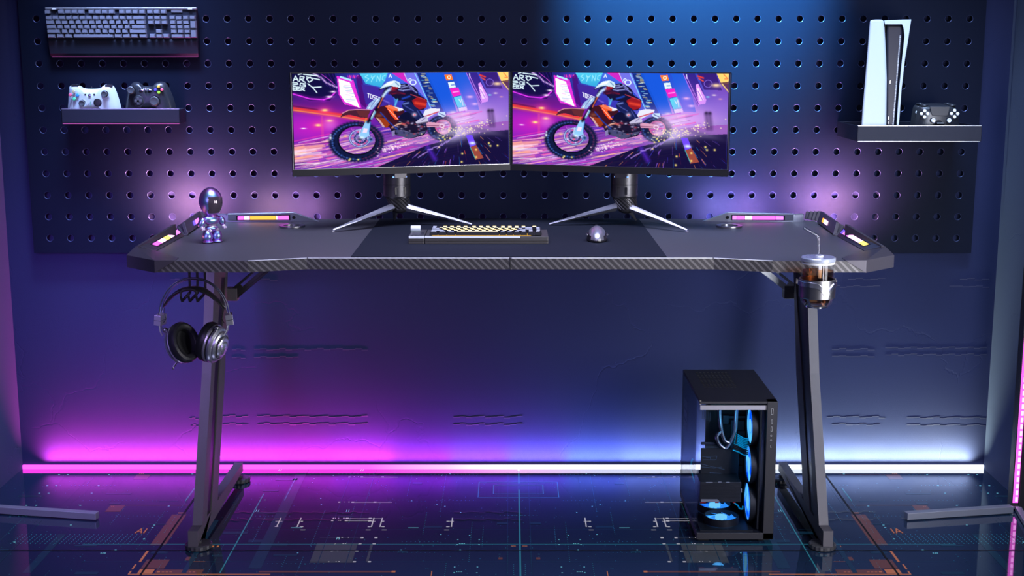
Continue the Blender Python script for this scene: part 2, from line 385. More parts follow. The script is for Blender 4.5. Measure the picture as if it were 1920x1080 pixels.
# spacers hold it on the wall
tag(me_peg, 'large dark blue metal pegboard with rows of round holes on the back wall', 'pegboard')
for x in (-1.32, -.6, .6, 1.27):
    for z in (.65, 1.4):
        bm = B(); box(bm, (x, (PB+BT+WY-.001)/2, z), (.012, WY-PB-BT-.001, .012)); obj('spacer', bm, 'black_metal', me_peg)
# ================================================================== SIDE STANDS
def stand_bar(bm, a, b, w=.02, h=.018, z=.003):
    a, b = Vector(a), Vector(b); a.z = b.z = z+h/2; bar(bm, a, b, w, h)
M['bar_metal'] = mat('brushed bar metal', (.35, .36, .42), .4, .6, bump=.2, bscale=900)
t = thing('light_stand', 'upright metal light post with magenta leds and long floor bars by right wall', 'light stand', (*UZ(1900, 957).xy, 0))
p = UZ(1897, 957); px0 = p.x
bm = B(); stand_bar(bm, UZ(1698, 975), UZ(1896, 962)); obj('foot_bar', bm, 'bar_metal', t, bev=.001)
bm = B(); stand_bar(bm, (px0+.012, p.y-.012, 0), (px0-.03, p.y-.26, 0), .016, .012); obj('foot_bar', bm, 'bar_metal', t, bev=.001)
pt = 1.05
bm = B(); box(bm, (px0+.03, p.y+.02, pt/2), (.022, .036, pt)); box(bm, (px0-.0015, p.y+.012, pt/2), (.003, .03, pt)); box(bm, (px0+.01, p.y+.014, pt/2), (.025, .014, pt))
obj('post', bm, 'black_metal', t, bev=.001)
M['mag_led'] = emis('magenta led diffuser', (1., .12, .85), 1.6)
M['mag_led_hot'] = emis('magenta led core', (1., .35, .95), 2.6)
bm = B(); box(bm, (px0+.009, p.y+.004, pt/2+.01), (.014, .003, pt-.02)); ls = obj('led_strip', bm, 'mag_led', t)
bm = B()
for k in range(56): box(bm, (px0+.011, p.y+.0015, .03+k*.018), (.006, .002, .012))
obj('led_chips', bm, 'mag_led_hot', ls, kind='stuff')
bm = B(); box(bm, (px0+.009, p.y+.004, .008), (.022, .02, .004)); obj('end_cap', bm, 'satin', t)
bm = B(); stand_bar(bm, UZ(183, 975), UZ(-12, 962)); 
tag(obj('floor_bar', bm, 'bar_metal', bev=.001), 'grey square metal bar lying on the floor by left wall', 'metal bar')
# ================================================================== DESK
DZ = .75; DT = .0245
def carbon():
    m = mat('carbon fibre weave', (.1, .1, .1), .4, .2, coat=.3); nt = m.node_tree; L = nt.links.new; b = nt.nodes['Principled BSDF']
    tc = nt.nodes.new('ShaderNodeTexCoord'); s = nt.nodes.new('ShaderNodeSeparateXYZ'); L(tc.outputs['Object'], s.inputs[0])
    def mth(op, a, bb=None):
        n = nt.nodes.new('ShaderNodeMath'); n.operation = op
        if isinstance(a, (int, float)): n.inputs[0].default_value = a
        else: L(a, n.inputs[0])
        if bb is not None:
            if isinstance(bb, (int, float)): n.inputs[1].default_value = bb
            else: L(bb, n.inputs[1])
        return n.outputs[0]
    c = .0019
    ix = mth('FLOOR', mth('DIVIDE', s.outputs[0], c)); iz = mth('FLOOR', mth('DIVIDE', s.outputs[2], c))
    fr = mth('FRACT', mth('DIVIDE', mth('ADD', ix, iz), 8.)); gt = mth('GREATER_THAN', fr, .5)
    mx = nt.nodes.new('ShaderNodeMix'); mx.data_type = 'RGBA'; mx.inputs['A'].default_value = (.045, .043, .046, 1); mx.inputs['B'].default_value = (.14, .135, .137, 1)
    L(gt, mx.inputs['Factor']); L(mx.outputs['Result'], b.inputs['Base Color']); return m
M['carbon'] = carbon()
def desktop():
    m = mat('desk laminate with fine weave', (.17, .17, .18), .5, .0, spec=.35, bump=.15, bscale=1500); nt = m.node_tree; L = nt.links.new; b = nt.nodes['Principled BSDF']
    tc = nt.nodes.new('ShaderNodeTexCoord'); w = nt.nodes.new('ShaderNodeTexWave'); w.bands_direction = 'DIAGONAL'; w.inputs['Scale'].default_value = 90; w.inputs['Distortion'].default_value = .4
    mx = nt.nodes.new('ShaderNodeMix'); mx.data_type = 'RGBA'; mx.inputs['A'].default_value = (.06, .06, .066, 1); mx.inputs['B'].default_value = (.085, .084, .09, 1)
    L(tc.outputs['Object'], w.inputs['Vector']); L(w.outputs['Fac'], mx.inputs['Factor']); L(mx.outputs['Result'], b.inputs['Base Color']); return m
M['desktop'] = desktop()
DCX = -.0036    # desk centre line
def mirx(v, s): return Vector((DCX + s*(v.x-DCX), v.y, v.z))
def left(px, py, z=DZ): return UZ(px, py, z)
f1, f2, f3 = left(288, 489.5), left(465, 489.5), left(575, 484.2)
f1.y = f2.y = (f1.y+f2.y)/2
capA = left(238, 478); YB = 3.53
bk0 = left(266, 466); bk1 = left(330, 433); bk2 = left(392, 413.5); bk2.y = min(bk2.y, YB-.01)
desk = thing('gaming_desk', 'large black and carbon fibre desk with glowing light panels and slanted legs', 'desk', (DCX, 3.15, 0))
outline = [f1, f2, f3] + [mirx(v, -1) for v in (f3, f2, f1)]
inner_l = left(262, 476)
outline += [mirx(v, -1) for v in (capA+Vector((.012, 0, 0)), bk0, bk1, bk2)] + [Vector((DCX+.40, YB, DZ)), Vector((DCX-.40, YB, DZ))] + [v for v in (bk2, bk1, bk0, capA+Vector((.012, 0, 0)))]
bm = B(); prism(bm, outline, (0, 0, -DT))
bmesh.ops.recalc_face_normals(bm, faces=bm.faces)
for f in bm.faces: f.material_index = 1 if abs(f.normal.z) < .5 else 0
top = obj('desktop', bm, ['desktop', 'carbon'], desk)
bm = B(); box(bm, (DCX, f3.y-.0008, DZ-DT/2), (.0016, .002, DT+.0005)); obj('seam', bm, 'rubber', top)
bm = B(); xe = (f3.x-DCX)
box(bm, (DCX+xe/2, f3.y+.001, DZ+.0004), (abs(xe)-.006, .003, .0012)); box(bm, (DCX-xe/2, f3.y+.001, DZ+.0004), (abs(xe)-.006, .003, .0012))
for s in (1, -1): bar(bm, mirx(f2, s)+Vector((0, .001, .0004)), mirx(f3, s)+Vector((0, .001, .0004)), .003, .0012)
obj('edge_trim', bm, 'plastic_white', top, label='bright trim line along the front edge')
# corner caps
for s in (1, -1):
    bm = B()
    zt = DZ+.002
    A = left(237, 478, zt); Bp = left(254, 461.8, DZ+.014); Cc = left(287.5, 488.9, zt); D = left(327, 489, DZ+.0015); E = left(335, 483, DZ+.0015); G = left(293, 470, DZ+.0015)
    Cc.y = f1.y-.0015; D.y = f1.y-.0015; A2 = A.copy(); A2.z = DZ-DT-.001; C2 = Cc.copy(); C2.z = DZ-DT-.001
    B2 = Vector((Bp.x+.004, Bp.y, DZ-DT-.001)); D2 = Vector((D.x, D.y, DZ)); E2 = Vector((E.x, E.y, DZ)); G2 = Vector((G.x, G.y, DZ))
    V = {k: bm.verts.new(mirx(v, s)) for k, v in dict(A=A, B=Bp, C=Cc, D=D, E=E, G=G, a=A2, b=B2, c=C2, d=D2, e=E2, g=G2).items()}
    for q in ('ABC', 'BGC', 'GEC', 'ECD', 'ACca', 'BAab', 'abc', 'CDdc', 'DEed', 'EGge', 'GBbg', 'cde', 'ceg', 'cgb'):
        bm.faces.new([V[k] for k in q])
    obj('corner_cap', bm, 'panel_dark', desk, bev=.0006)
# light panels
CELL = {}
def cell_mat(c, s=5.):
    k = tuple(c)
    if k not in CELL: CELL[k] = emis('light cell', srgb(*c), s)
    return CELL[k]
def lerp(a, b, t): return a+(b-a)*t
def slab_panel(o0, o1, i0, i1, th, name, m, s, cells, u0, u1, v0, v1, par=None, es=5., bezel=True):
    """a slanted panel given by its outer (raised) and inner (desk level) edges, with light cells set in its face"""
    o0, o1, i0, i1 = [mirx(v, s) for v in (o0, o1, i0, i1)]
    n = (o1-o0).cross(i0-o0).normalized()
    if n.dot(Vector((0, 0, H))-o0) < 0: n = -n
    W = lambda u, v: lerp(lerp(o0, o1, u), lerp(i0, i1, u), v)
    bm = B(); loft(bm, [[W(q/10, 0), W(q/10, .5), W(q/10, 1), W(q/10, 1)-n*th, W(q/10, 0)-n*th] for q in range(11)]); p = obj(name, bm, m, par or desk, bev=.0006)
    if bezel:
        bm = B(); e = .02; us = [lerp(u0-e, u1+e, q/8) for q in range(9)]
        loft(bm, [[W(q, v0-.08)+n*.0006, W(q, v1+.08)+n*.0006, W(q, v1+.08)-n*.0006, W(q, v0-.08)-n*.0006] for q in us])
        obj('bezel', bm, 'plastic_black', p)
    k = 0; tot = sum(c[1] for c in cells)
    u = u0
    for c, w in cells:
        du = (u1-u0)*w/tot; g = .004
        bm = B(); loft(bm, [[W(q, v0)+n*.0016, W(q, v1)+n*.0016, W(q, v1)+n*.0002, W(q, v0)+n*.0002] for q in (u+g, u+du/2, u+du-g)])
        obj('light_cell', bm, cell_mat(c, es), p); u += du
    return p, W, n
PKW, MG, OR, YE, PU, BL = (255, 190, 245), (250, 90, 250), (255, 150, 60), (255, 215, 100), (215, 110, 255), (90, 70, 255)
Lz = DZ+.034
for s, c1, c2, c3 in ((1, [(MG, 1), (PKW, 1), (YE, 1), (PKW, 1), (PU, 1)], [(BL, 1), (PU, 2)], [(MG, 1), (PKW, 1), (OR, 4.2), (PKW, .3), (MG, 1.8)]),
                      (-1, [(YE, 1), (PKW, 1.1), (PKW, 1.1), (PU, 1), (BL, .4)], [(PKW, 2), (OR, 1)], [(PU, 1), (MG, 3), (PKW, 1), (MG, 1), (PU, .6)])):
    # front panel on the corner cap
    o0, o1, i0, i1 = left(256, 461, DZ+.016), left(324.5, 420.5, Lz+.004), left(293, 470, DZ+.0015), left(345.5, 442, DZ+.0015)
    slab_panel(o0, o1, i0, i1, .006, 'light_panel', 'panel_dark', s, c1, .19, .97, .46, .72, es=2.6)
    bm = B(); prism(bm, [mirx(v, s) for v in (o0, o1, Vector((o1.x, o1.y, DZ-.002)), Vector((o0.x, o0.y, DZ-.002)))], (s*.006, .002, 0)); obj('panel_back', bm, 'panel_dark', desk)
    # middle connector with a small lamp
    o0, o1, i0, i1 = left(346, 416, Lz-.002), left(375.5, 395.6, Lz+.002), left(352, 439, DZ+.004), left(383, 416.5, DZ+.004)
    slab_panel(o0, o1, i0, i1, .008, 'light_panel', 'panel_dark', s, c2, .42, .74, .38, .72, es=3, bezel=False)
    bm = B(); q = [mirx(v, s) for v in (left(332, 423, DZ+.02), left(346, 416, Lz-.004), left(353, 439, DZ+.004), left(340, 441, DZ+.002))]; prism(bm, q, (0, 0, -.006)); obj('connector', bm, 'panel_dark', desk, bev=.0008)
    # fluted elbow
    bm = B(); e0 = left(389, 412, DZ+.002); e0.y = YB-.035
    for k in range(4):
        cc = UZ(379.5+7*k, 405.5-.6*k, DZ+.013); box(bm, mirx(cc, s), (.0125, .016, .027-.0022*k), Euler((R(-8), R(-14*s), s*R(16))))
    obj('elbow', bm, 'panel_dark', desk, bev=.0012)
    # blade along the back edge
    yb = YB-.012
    def bk(px, py, z):
        return left(px, py, z)
    o0, o1 = left(427, 401.5, DZ+.022), left(550, 398.5, DZ+.026); i0, i1, tip = left(427, 415.5, DZ+.001), left(551, 416, DZ+.001), left(598, 415.5, DZ+.001)
    pn, W, nn = slab_panel(o0, o1, i0, i1, .004, 'light_panel', 'panel_metal', s, c3, .15, .93, .3, .72, es=2.4)
    bm = B(); prism(bm, [mirx(o1, s), mirx(tip, s), mirx(i1, s)], -nn*.004); bx = obj('blade_tip', bm, 'panel_metal', desk, bev=.0006)
    bm = B(); hp = mirx(lerp(lerp(o1, tip, .02), i1, .5), s); lathe(bm, [(.0046, 0), (.0046, .0012)], 16, T(*(hp+nn*.0002)) @ nn.to_track_quat('Z', 'Y').to_matrix().to_4x4()); obj('screw_hole', bm, 'plastic_black', bx)
    o0, o1, i0, i1 = left(408, 401, DZ+.021), left(424.5, 401.5, DZ+.021), left(408, 415, DZ+.001), left(424.5, 415.5, DZ+.001)
    slab_panel(o0, o1, i0, i1, .006, 'light_panel', 'panel_metal', s, [], 0, 1, 0, 1, bezel=False)
    yb3 = left(427, 416, DZ+.001).y+.004; pk4 = [left(408, 401, DZ+.021), left(550, 398.5, DZ+.026)]
    bm = B()
    prism(bm, [mirx(v, s) for v in (Vector((pk4[0].x, yb3, DZ+.019)), Vector((pk4[1].x, yb3, DZ+.023)), Vector((pk4[1].x, yb3, DZ+.0005)), Vector((pk4[0].x, yb3, DZ+.0005)))], (0, .003, 0))
    obj('panel_back', bm, 'panel_metal', desk)
    # cable grommet
    g = left(547.5, 423, DZ+.004); bm = B(); lathe(bm, [(.0, DZ+.002), (.022, DZ+.002), (.022, DZ+.005), (.033, DZ+.0052), (.0335, DZ+.003), (.033, DZ)], 40, T(*mirx(Vector((g.x, g.y, 0)), s)))
    obj('cable_grommet', bm, 'gun', desk, smooth=True)
# legs
for s in (1, -1):
    XI = UZ(372, 1034).x; off = (XI - UZ(354, 1034).x)*1.02
    g = lambda px, py: UX(px, py, XI)
    fb = g(371.5, 1031); fb.z = .012
    pa = [g(370.5, 996), g(379, 985), g(396, 700), g(406.7, 512)]
    pa[-1].z = DZ-DT-.001
    topb = g(432.6, 510); topb.z = DZ-DT-.001
    pb = [topb, g(422, 700), g(408, 939)]
    be = [g(455.6, 867), g(456.5, 897)]
    be[1].z = .026; be[0].y = be[1].y
    prof = [fb] + pa + pb + be
    # slot
    sl = [g(388.5, 968), g(396.5, 957), g(411.5, 700), g(424, 520), g(415.5, 520), g(402.3, 700)]
    bm = B()
    fr_ = (fb, pa[0], pa[1], sl[0]); 
    W_ = Vector((-off, 0, 0))
    def pr(ps, dx=0, w=1.): prism(bm, [mirx(p+Vector((dx, 0, 0)), s) for p in ps], mirx(W_*w, s)-mirx(Vector((0, 0, 0)), s))
    # frame pieces around the slot (front upright, rear upright, floor bar)
    pr([fb, pa[0], pa[1], sl[0], g(385, 1010)])
    pr([pa[1], pa[2], sl[5], sl[0]]); pr([pa[2], pa[3], sl[4], sl[5]])
    pr([sl[1], sl[2], pb[1], pb[2]]); pr([sl[2], sl[3], pb[0], pb[1]]); 
    q = sl[4].copy(); pr([sl[4], pa[3], pb[0], sl[3]])
    pr([fb, g(385, 1010), sl[0], sl[1], pb[2], be[0], be[1], Vector((XI, fb.y+.03, .012))])
    # thin web behind the slot
    bmesh.ops.remove_doubles(bm, verts=bm.verts, dist=1e-6)
    leg = obj('leg', bm, 'leg_metal', desk, label=None)
    bm = B(); pr([sl[0], sl[1], sl[2], sl[3], sl[4], sl[5]], -off*.12, .3); obj('slot_web', bm, 'plastic_black', leg)
    # recessed line on floor bar
    bm = B(); a_, b_ = g(412, 941), g(455, 874); bar(bm, mirx(a_+Vector((-off/2, 0, .012)), s), mirx(b_+Vector((-off/2, 0, .004)), s), off*.96, .003); obj('ridge', bm, 'leg_metal', leg)
    for (fx, fy) in ((373, 1027), (450, 903)):
        c = UZ(fx, fy); c.z = 0; n_ = 36
        bm = B(); R0 = .033 if fx < 400 else .029
        rings = []
        for z, k in ((.001, .94), (.003, 1), (.011, 1), (.013, .9)):
            rings.append([Vector((R0*k*math.cos(2*PI*j/n_)*(1 if j % 2 else .955), R0*k*math.sin(2*PI*j/n_)*(1 if j % 2 else .955), z)) + mirx(c, s) for j in range(n_)])
        loft(bm, rings); lathe(bm, [(.008, .013), (.008, .02)], 12, T(*mirx(c, s))); obj('foot', bm, 'foot_metal', leg)
    # brace under the top
    by = topb.y-.045
    if s == 1:
        p0, p1 = UY(438, 552, by), UY(492, 506, by)
    else:
        p0, p1 = mirx(UY(423, 551, by), -1), mirx(UY(484, 504, by), -1)
        p0, p1 = UY(1493, 548, by), UY(1436, 504, by)
    p1 = p0+(p1-p0)*((DZ-DT-.001-p0.z)/(p1.z-p0.z))
    d = (p1-p0); L_ = d.length; d.normalize(); nrm = Vector((-d.z, 0, d.x)); 
    if nrm.z < 0: nrm = -nrm
    bm = B()
    w = .030
    def pc(u, v, y=0): return p0 + d*L_*u + nrm*(v*w) + Vector((0, y, 0))
    for (u0, u1, v0, v1) in ((0, 1, -.5, -.28), (0, 1, .28, .5), (0, .12, -.28, .28), (.45, .52, -.28, .28), (.12, .45, -.28, .02), (.52, .97, -.02, .28)):
        prism(bm, [pc(u0, v0), pc(u1, v0), pc(u1, v1), pc(u0, v1)], (0, .003, 0))
    for v in (-.5, .5): prism(bm, [pc(0, v), pc(1, v), pc(1, v), pc(0, v)][:2] + [pc(1, v-.06*(1 if v > 0 else -1)), pc(0, v-.06*(1 if v > 0 else -1))], (0, .022, 0))
    m_ = 'black_metal' if s == 1 else 'plastic_white'  # right brace coloured white to carry the light falling on it
    obj('brace', bm, m_, desk, bev=.0005, label=None if s == 1 else 'diagonal brace with bright light painted in as white')
    bm = B(); h_ = mirx(Vector((XI+.01, by+.01, p0.z)), s); box(bm, h_, (.03, .03, .034)); obj('brace_bracket', bm, 'leg_metal', desk, bev=.001)
# under-desk beam
bm = B(); box(bm, (DCX, 3.36, DZ-DT-.0125), (1.36, .05, .024)); obj('beam', bm, 'black_metal', desk, bev=.001)
for s in (1, -1):
    bm = B(); box(bm, (DCX+s*.715, 3.2, DZ-DT-.003), (.05, .5, .006)); obj('mount_plate', bm, 'black_metal', desk)
# ================================================================== HEADPHONE HOOK + HEADPHONES
hy = 2.98
hk = thing('headphone_hook', 'black three-prong hook under the left end of the desktop', 'hook', UY(356, 545, hy))
bm = B()
Yh = hy+.06
for k, px in enumerate((355, 369.5, 384)):
    a = UY(px, 512, Yh); a.z = DZ-DT-.003; zb = UY(px, 556, Yh).z+.01
    bx = a.x
    box(bm, (bx, Yh, (a.z+zb)/2), (.005, .004, a.z-zb))
    fx = UY(341+14.5*k, 556, hy-.02).x; zf = zb-.006
    bar(bm, (bx, Yh, zb), (fx+.0, hy-.02, zf), .005, .004)
    pth = [(fx, hy-.02, zf), (fx-.001, hy-.026, zf+.012), (fx+.0, hy-.026, zf+.022)] 
    for p_, q_ in zip(pth, pth[1:]): bar(bm, p_, q_, .004, .005, up=(0, 1, 0))
    if k == 0: X0, Z0 = fx, zf+.02
    if k == 2: X1 = fx
tube(bm, [(X0-.001, hy-.026, Z0)]+[((X0+X1)/2-(X1-X0)*.52*math.cos(t), hy-.026, Z0+.009*math.sin(t)) for t in [PI*i/12 for i in range(13)]]+[(X1, hy-.026, Z0)], .003, 8)
box(bm, (UY(369.5, 512, Yh).x, Yh, DZ-DT-.0045), (.045, .03, .004))
obj('hook_frame', bm, 'black_metal', hk, bev=.0005)
ph = thing('headphones', 'silver and black over-ear headphones hanging from the hook', 'headphones', UY(364, 600, hy))
def hp_arc(yo, pts, n=40):
    return [UY(x, y, hy+yo) for x, y in pts]
def spline(pts, n=8):
    out = []; P = [Vector((p[0], p[1], 0)) for p in pts]; P = [2*P[0]-P[1]]+P+[2*P[-1]-P[-2]]
    for i in range(1, len(P)-2):
        for k in range(n):
            t = k/n; p0, p1, p2, p3 = P[i-1:i+3]
            out.append(.5*((2*p1)+(-p0+p2)*t+(2*p0-5*p1+4*p2-p3)*t*t+(-p0+3*p1-3*p2+p3)*t**3))
    out.append(P[-2]); return [(p.x, p.y) for p in out]
for yo, A_ in ((-.012, [(298, 590), (304, 562), (320, 537), (341, 524.5), (362, 521), (387, 526), (409, 541), (424, 563), (431, 590)]),
               (.012, [(302, 590), (310, 560), (326, 537), (345, 526.5), (364, 524), (388, 529), (408, 544), (420, 563), (427, 590)])):
    bm = B(); tube(bm, hp_arc(yo, spline(A_)), .0016, 8); obj('headband_wire', bm, 'chrome', ph, smooth=True)
bm = B(); path = spline([(307, 575), (318, 560), (336, 546), (357, 541), (380, 544), (402, 558), (421, 578)])
rings = []
for i, (x, y) in enumerate(path):
    t = i/(len(path)-1); c = UY(x, y, hy); d = Vector((path[min(i+1, len(path)-1)][0]-path[max(i-1, 0)][0], -(path[min(i+1, len(path)-1)][1]-path[max(i-1, 0)][1]))).normalized()
    n_ = Vector((-d.y, 0, d.x)); wy = .010+.011*math.sin(PI*t); th = .002+.0028*math.sin(PI*t)**.7
    rings.append([c + n_*th*math.sin(a) + Vector((0, wy*math.cos(a), 0)) for a in [2*PI*j/14 for j in range(14)]])
loft(bm, rings); obj('headband_strap', bm, 'leather', ph, smooth=True)
for sx, (bx_, by_) in ((-1, (300.5, 599)), (1, (430, 598))):
    bm = B(); c = UY(bx_, by_, hy); box(bm, c, (.0165, .03, .0235), Euler((0, R(-6*sx), R(12*sx)))); box(bm, c, (.0172, .031, .001), Euler((0, R(-6*sx), R(12*sx))), mi=1)
    obj('slider_block', bm, ['satin', 'plastic_black'], ph, bev=.001)
    bm = B(); e = UY(300 if sx < 0 else 428, 610, hy); w2 = UY(307 if sx < 0 else 421, 628, hy)
    for yo in (-.006, .006): tube(bm, [e+Vector((0, yo, .004)), (e+w2)/2+Vector((.002*sx, yo*1.5, 0)), w2+Vector((0, yo*2, 0))], .0018, 8)
    obj('yoke', bm, 'satin', ph, smooth=True)
    bm = B(); s0 = UY(308 if sx < 0 else 421, 577, hy); tube(bm, [s0, UY(309 if sx < 0 else 417, 590, hy-.004), UY(311 if sx < 0 else 415, 598, hy-.006), UY(306 if sx < 0 else 421, 606, hy)], .0008, 6)
    obj('cord', bm, 'rubber', ph, smooth=True)
# ear cups : axis (from outer shell to cushion), slightly turned to the viewer
for (cx_, cy_, ax, name) in ((337, 645, Vector((.74, -.52, .34)), 'ear_cup'), (402, 645, Vector((-.90, .36, .27)), 'ear_cup')):
    ax.normalize(); c = UY(cx_, cy_, hy); q = ax.to_track_quat('Z', 'Y')
    # oval cup: stretch along local vertical
    loc = T(*c) @ q.to_matrix().to_4x4()
    upl = q.inverted() @ Vector((0, 0, 1)); ang = math.atan2(upl.y, upl.x)
    st = Matrix.Rotation(ang, 4, 'Z') @ Matrix.Diagonal((1.16, .95, 1, 1)) @ Matrix.Rotation(-ang, 4, 'Z')
    m_ = loc @ st
    bm = B(); lathe(bm, [(.0, -.030), (.010, -.030), (.013, -.0285), (.0135, -.026), (.019, -.0255), (.0215, -.0235), (.022, -.0205), (.028, -.0195), (.031, -.0165), (.0315, -.0125), (.0355, -.0115), (.038, -.008), (.0383, -.003), (.0355, -.002), (.0355, .0005), (.0395, .0015), (.0405, .005), (.039, .0085), (0, .0085)], 48, m_)
    cup = obj('ear_cup', bm, 'satin', ph, smooth=28)
    bm = B(); lathe(bm, [(.0405, .0085), (.0415, .014), (.0415, .020), (.0385, .0265), (.034, .029), (.029, .028), (.0255, .0245), (.0245, .018), (.024, .012), (0, .0115)], 48, m_); obj('ear_cushion', bm, 'leather', cup, smooth=True)
    bm = B(); lathe(bm, [(.0232, -.0215), (.0244, -.0215), (.0244, -.0195), (.0232, -.0195)], 40, m_, cap=False); lathe(bm, [(.0372, -.0022), (.0378, -.0022), (.0378, .0004), (.0372, .0004)], 40, m_, cap=False); obj('groove_ring', bm, 'rubber', cup, smooth=True)
    k = -1 if cx_ < 360 else 1
    bm = B(); kn = c + Vector((k*.012, -.022, .042)) if k > 0 else c + Vector((-.030, -.006, .034)); ellipsoid(bm, kn, (.006, .006, .006), nu=16, nv=10); obj('pivot', bm, 'gun', cup, smooth=True)
bm = B(); j0 = UY(331, 680, hy-.01); tube(bm, [j0+Vector((.004, 0, .004)), j0, UY(325, 688, hy-.012)], .0025, 8); ellipsoid(bm, UY(325, 690, hy-.012), (.0028, .0028, .004), nu=12, nv=8); obj('plug', bm, 'gun', ph, smooth=True)
# ================================================================== CUP HOLDER AND TUMBLER
cy0 = 2.765
cc = UY(1532, 545, cy0); cc.z = 0; cxx = cc.x
Z = lambda py: UY(1532, py, cy0).z
rim = UY(1566, 545, cy0).x-cxx
holder = thing('cup_holder', 'gunmetal ring cup holder clamped under the right end of the desk', 'cup holder', (cxx, cy0, Z(560)))
zc0, zc1 = Z(557), Z(522)
bm = B(); n_ = 64; rings = []
lathe(bm, [(rim*.955, zc0), (rim*.985, zc0+.001), (rim*1.0, zc1-.001), (rim*1.0, zc1), (rim*.93, zc1), (rim*.93, zc0)], n_, T(cxx, cy0, 0), cap=False)
obj('ring', bm, 'gun', holder, smooth=True)
# swooping band around the ring
bm = B(); rings = []
for j in range(97):
    a = 2*PI*j/96; fa = math.atan2(math.sin(a+PI/2-.32), math.cos(a+PI/2-.32))   # 0 = towards the viewer, a little right
    dip = math.exp(-(fa/.34)**2)*.020
    zt_, zb_ = zc1-.003-dip*.9, zc1-.015-dip
    r0 = rim*1.0
    rings.append([Vector((cxx+(r0+dr)*math.cos(a), cy0+(r0+dr)*math.sin(a), z)) for dr, z in ((0, zt_), (.0022, zt_-.001), (.0022, zb_+.001), (0, zb_))])
loft(bm, rings, cap=False); obj('wave_band', bm, 'chrome', holder, smooth=True)
bm = B(); zb = Z(573)
lathe(bm, [(.0, zb-.002), (rim*.62, zb-.002), (rim*.66, zb+.001), (rim*.62, zb+.003), (0, zb+.003)], 40, T(cxx+.0, cy0, 0))
for k in range(4):
    a = PI*.25+k*PI/2; bar(bm, (cxx+rim*.6*math.cos(a), cy0+rim*.6*math.sin(a), zb+.001), (cxx+rim*.95*math.cos(a), cy0+rim*.95*math.sin(a), zc0+.002), .006, .002, up=(0, 0, 1))
obj('base_tray', bm, 'chrome', holder, smooth=True)
bm = B(); arm0 = Vector((cxx, cy0+rim*.97, (zc0+zc1)/2)); bar(bm, arm0, (cxx, cy0+.16, (zc0+zc1)/2), .02, .014); box(bm, (cxx, cy0+.16, (DZ-DT+zc0)/2), (.024, .012, DZ-DT-zc0-.002)); box(bm, (cxx-.0, cy0+.17, DZ-DT-.003), (.05, .07, .005)); obj('clamp_arm', bm, 'leg_metal', holder, bev=.001)
tb = thing('drink_tumbler', 'clear glass tumbler of brown drink with straw in the cup holder', 'tumbler', (cxx, cy0, Z(568)))
rg = rim*.9; zt_ = Z(484); zb2 = Z(571)+.0005
bm = B(); lathe(bm, [(0, zb2), (rg*.8, zb2), (rg*.93, zb2+.004), (rg, zb2+.012), (rg, zt_-.002), (rg*.97, zt_), (rg*.94, zt_-.002), (rg*.94, zb2+.012), (rg*.86, zb2+.007), (0, zb2+.005)], 48, T(cxx, cy0, 0)); obj('glass', bm, 'glass', tb, smooth=True)
zl = Z(507); 
bm = B(); lathe(bm, [(0, zb2+.006), (rg*.84, zb2+.0075), (rg*.925, zb2+.013), (rg*.925, zl), (0, zl)], 48, T(cxx, cy0, 0)); obj('drink', bm, 'coffee', tb, smooth=True)
M['lid'] = mat('frosted lid plastic', (.35, .4, .5), .25, .2, coat=.5)
bm = B(); lathe(bm, [(rg*.9, zt_-.006), (rg*1.04, zt_-.005), (rg*1.05, zt_+.001), (rg*1.0, zt_+.003), (.007, zt_+.003), (0, zt_+.003)], 48, T(cxx, cy0, 0)); lid = obj('lid', bm, 'lid', tb, smooth=True)
bm = B(); lathe(bm, [(rg*.94, zt_-.011), (rg*.995, zt_-.011), (rg*.995, zt_-.0065), (rg*.94, zt_-.0065)], 48, T(cxx, cy0, 0), cap=False); obj('seal_ring', bm, 'plastic_white', lid, smooth=True)
bm = B(); lathe(bm, [(.0045, zt_+.003), (.008, zt_+.003), (.008, zt_+.006), (.0045, zt_+.006)], 24, T(cxx+.002, cy0, 0), cap=False); obj('straw_collar', bm, 'plastic_white', lid, smooth=True)
M['straw'] = glass('clear straw', (.86, .88, .93), 1.6, gl=1.)
bm = B(); tube(bm, [(cxx+.002, cy0, zb2+.01), (cxx+.002, cy0, zt_), UY(1534.5, 450, cy0), UY(1534, 444, cy0), UY(1531, 440.5, cy0), UY(1507, 427.5, cy0)], .0033, 14); obj('straw', bm, 'straw', tb, smooth=True)
bm = B(); box(bm, (cxx+.006, cy0+.006, (zt_+zl)/2-.012), (.0065, .0012, zt_-zl+.012)); obj('stir_strip', bm, 'plastic_white', tb)
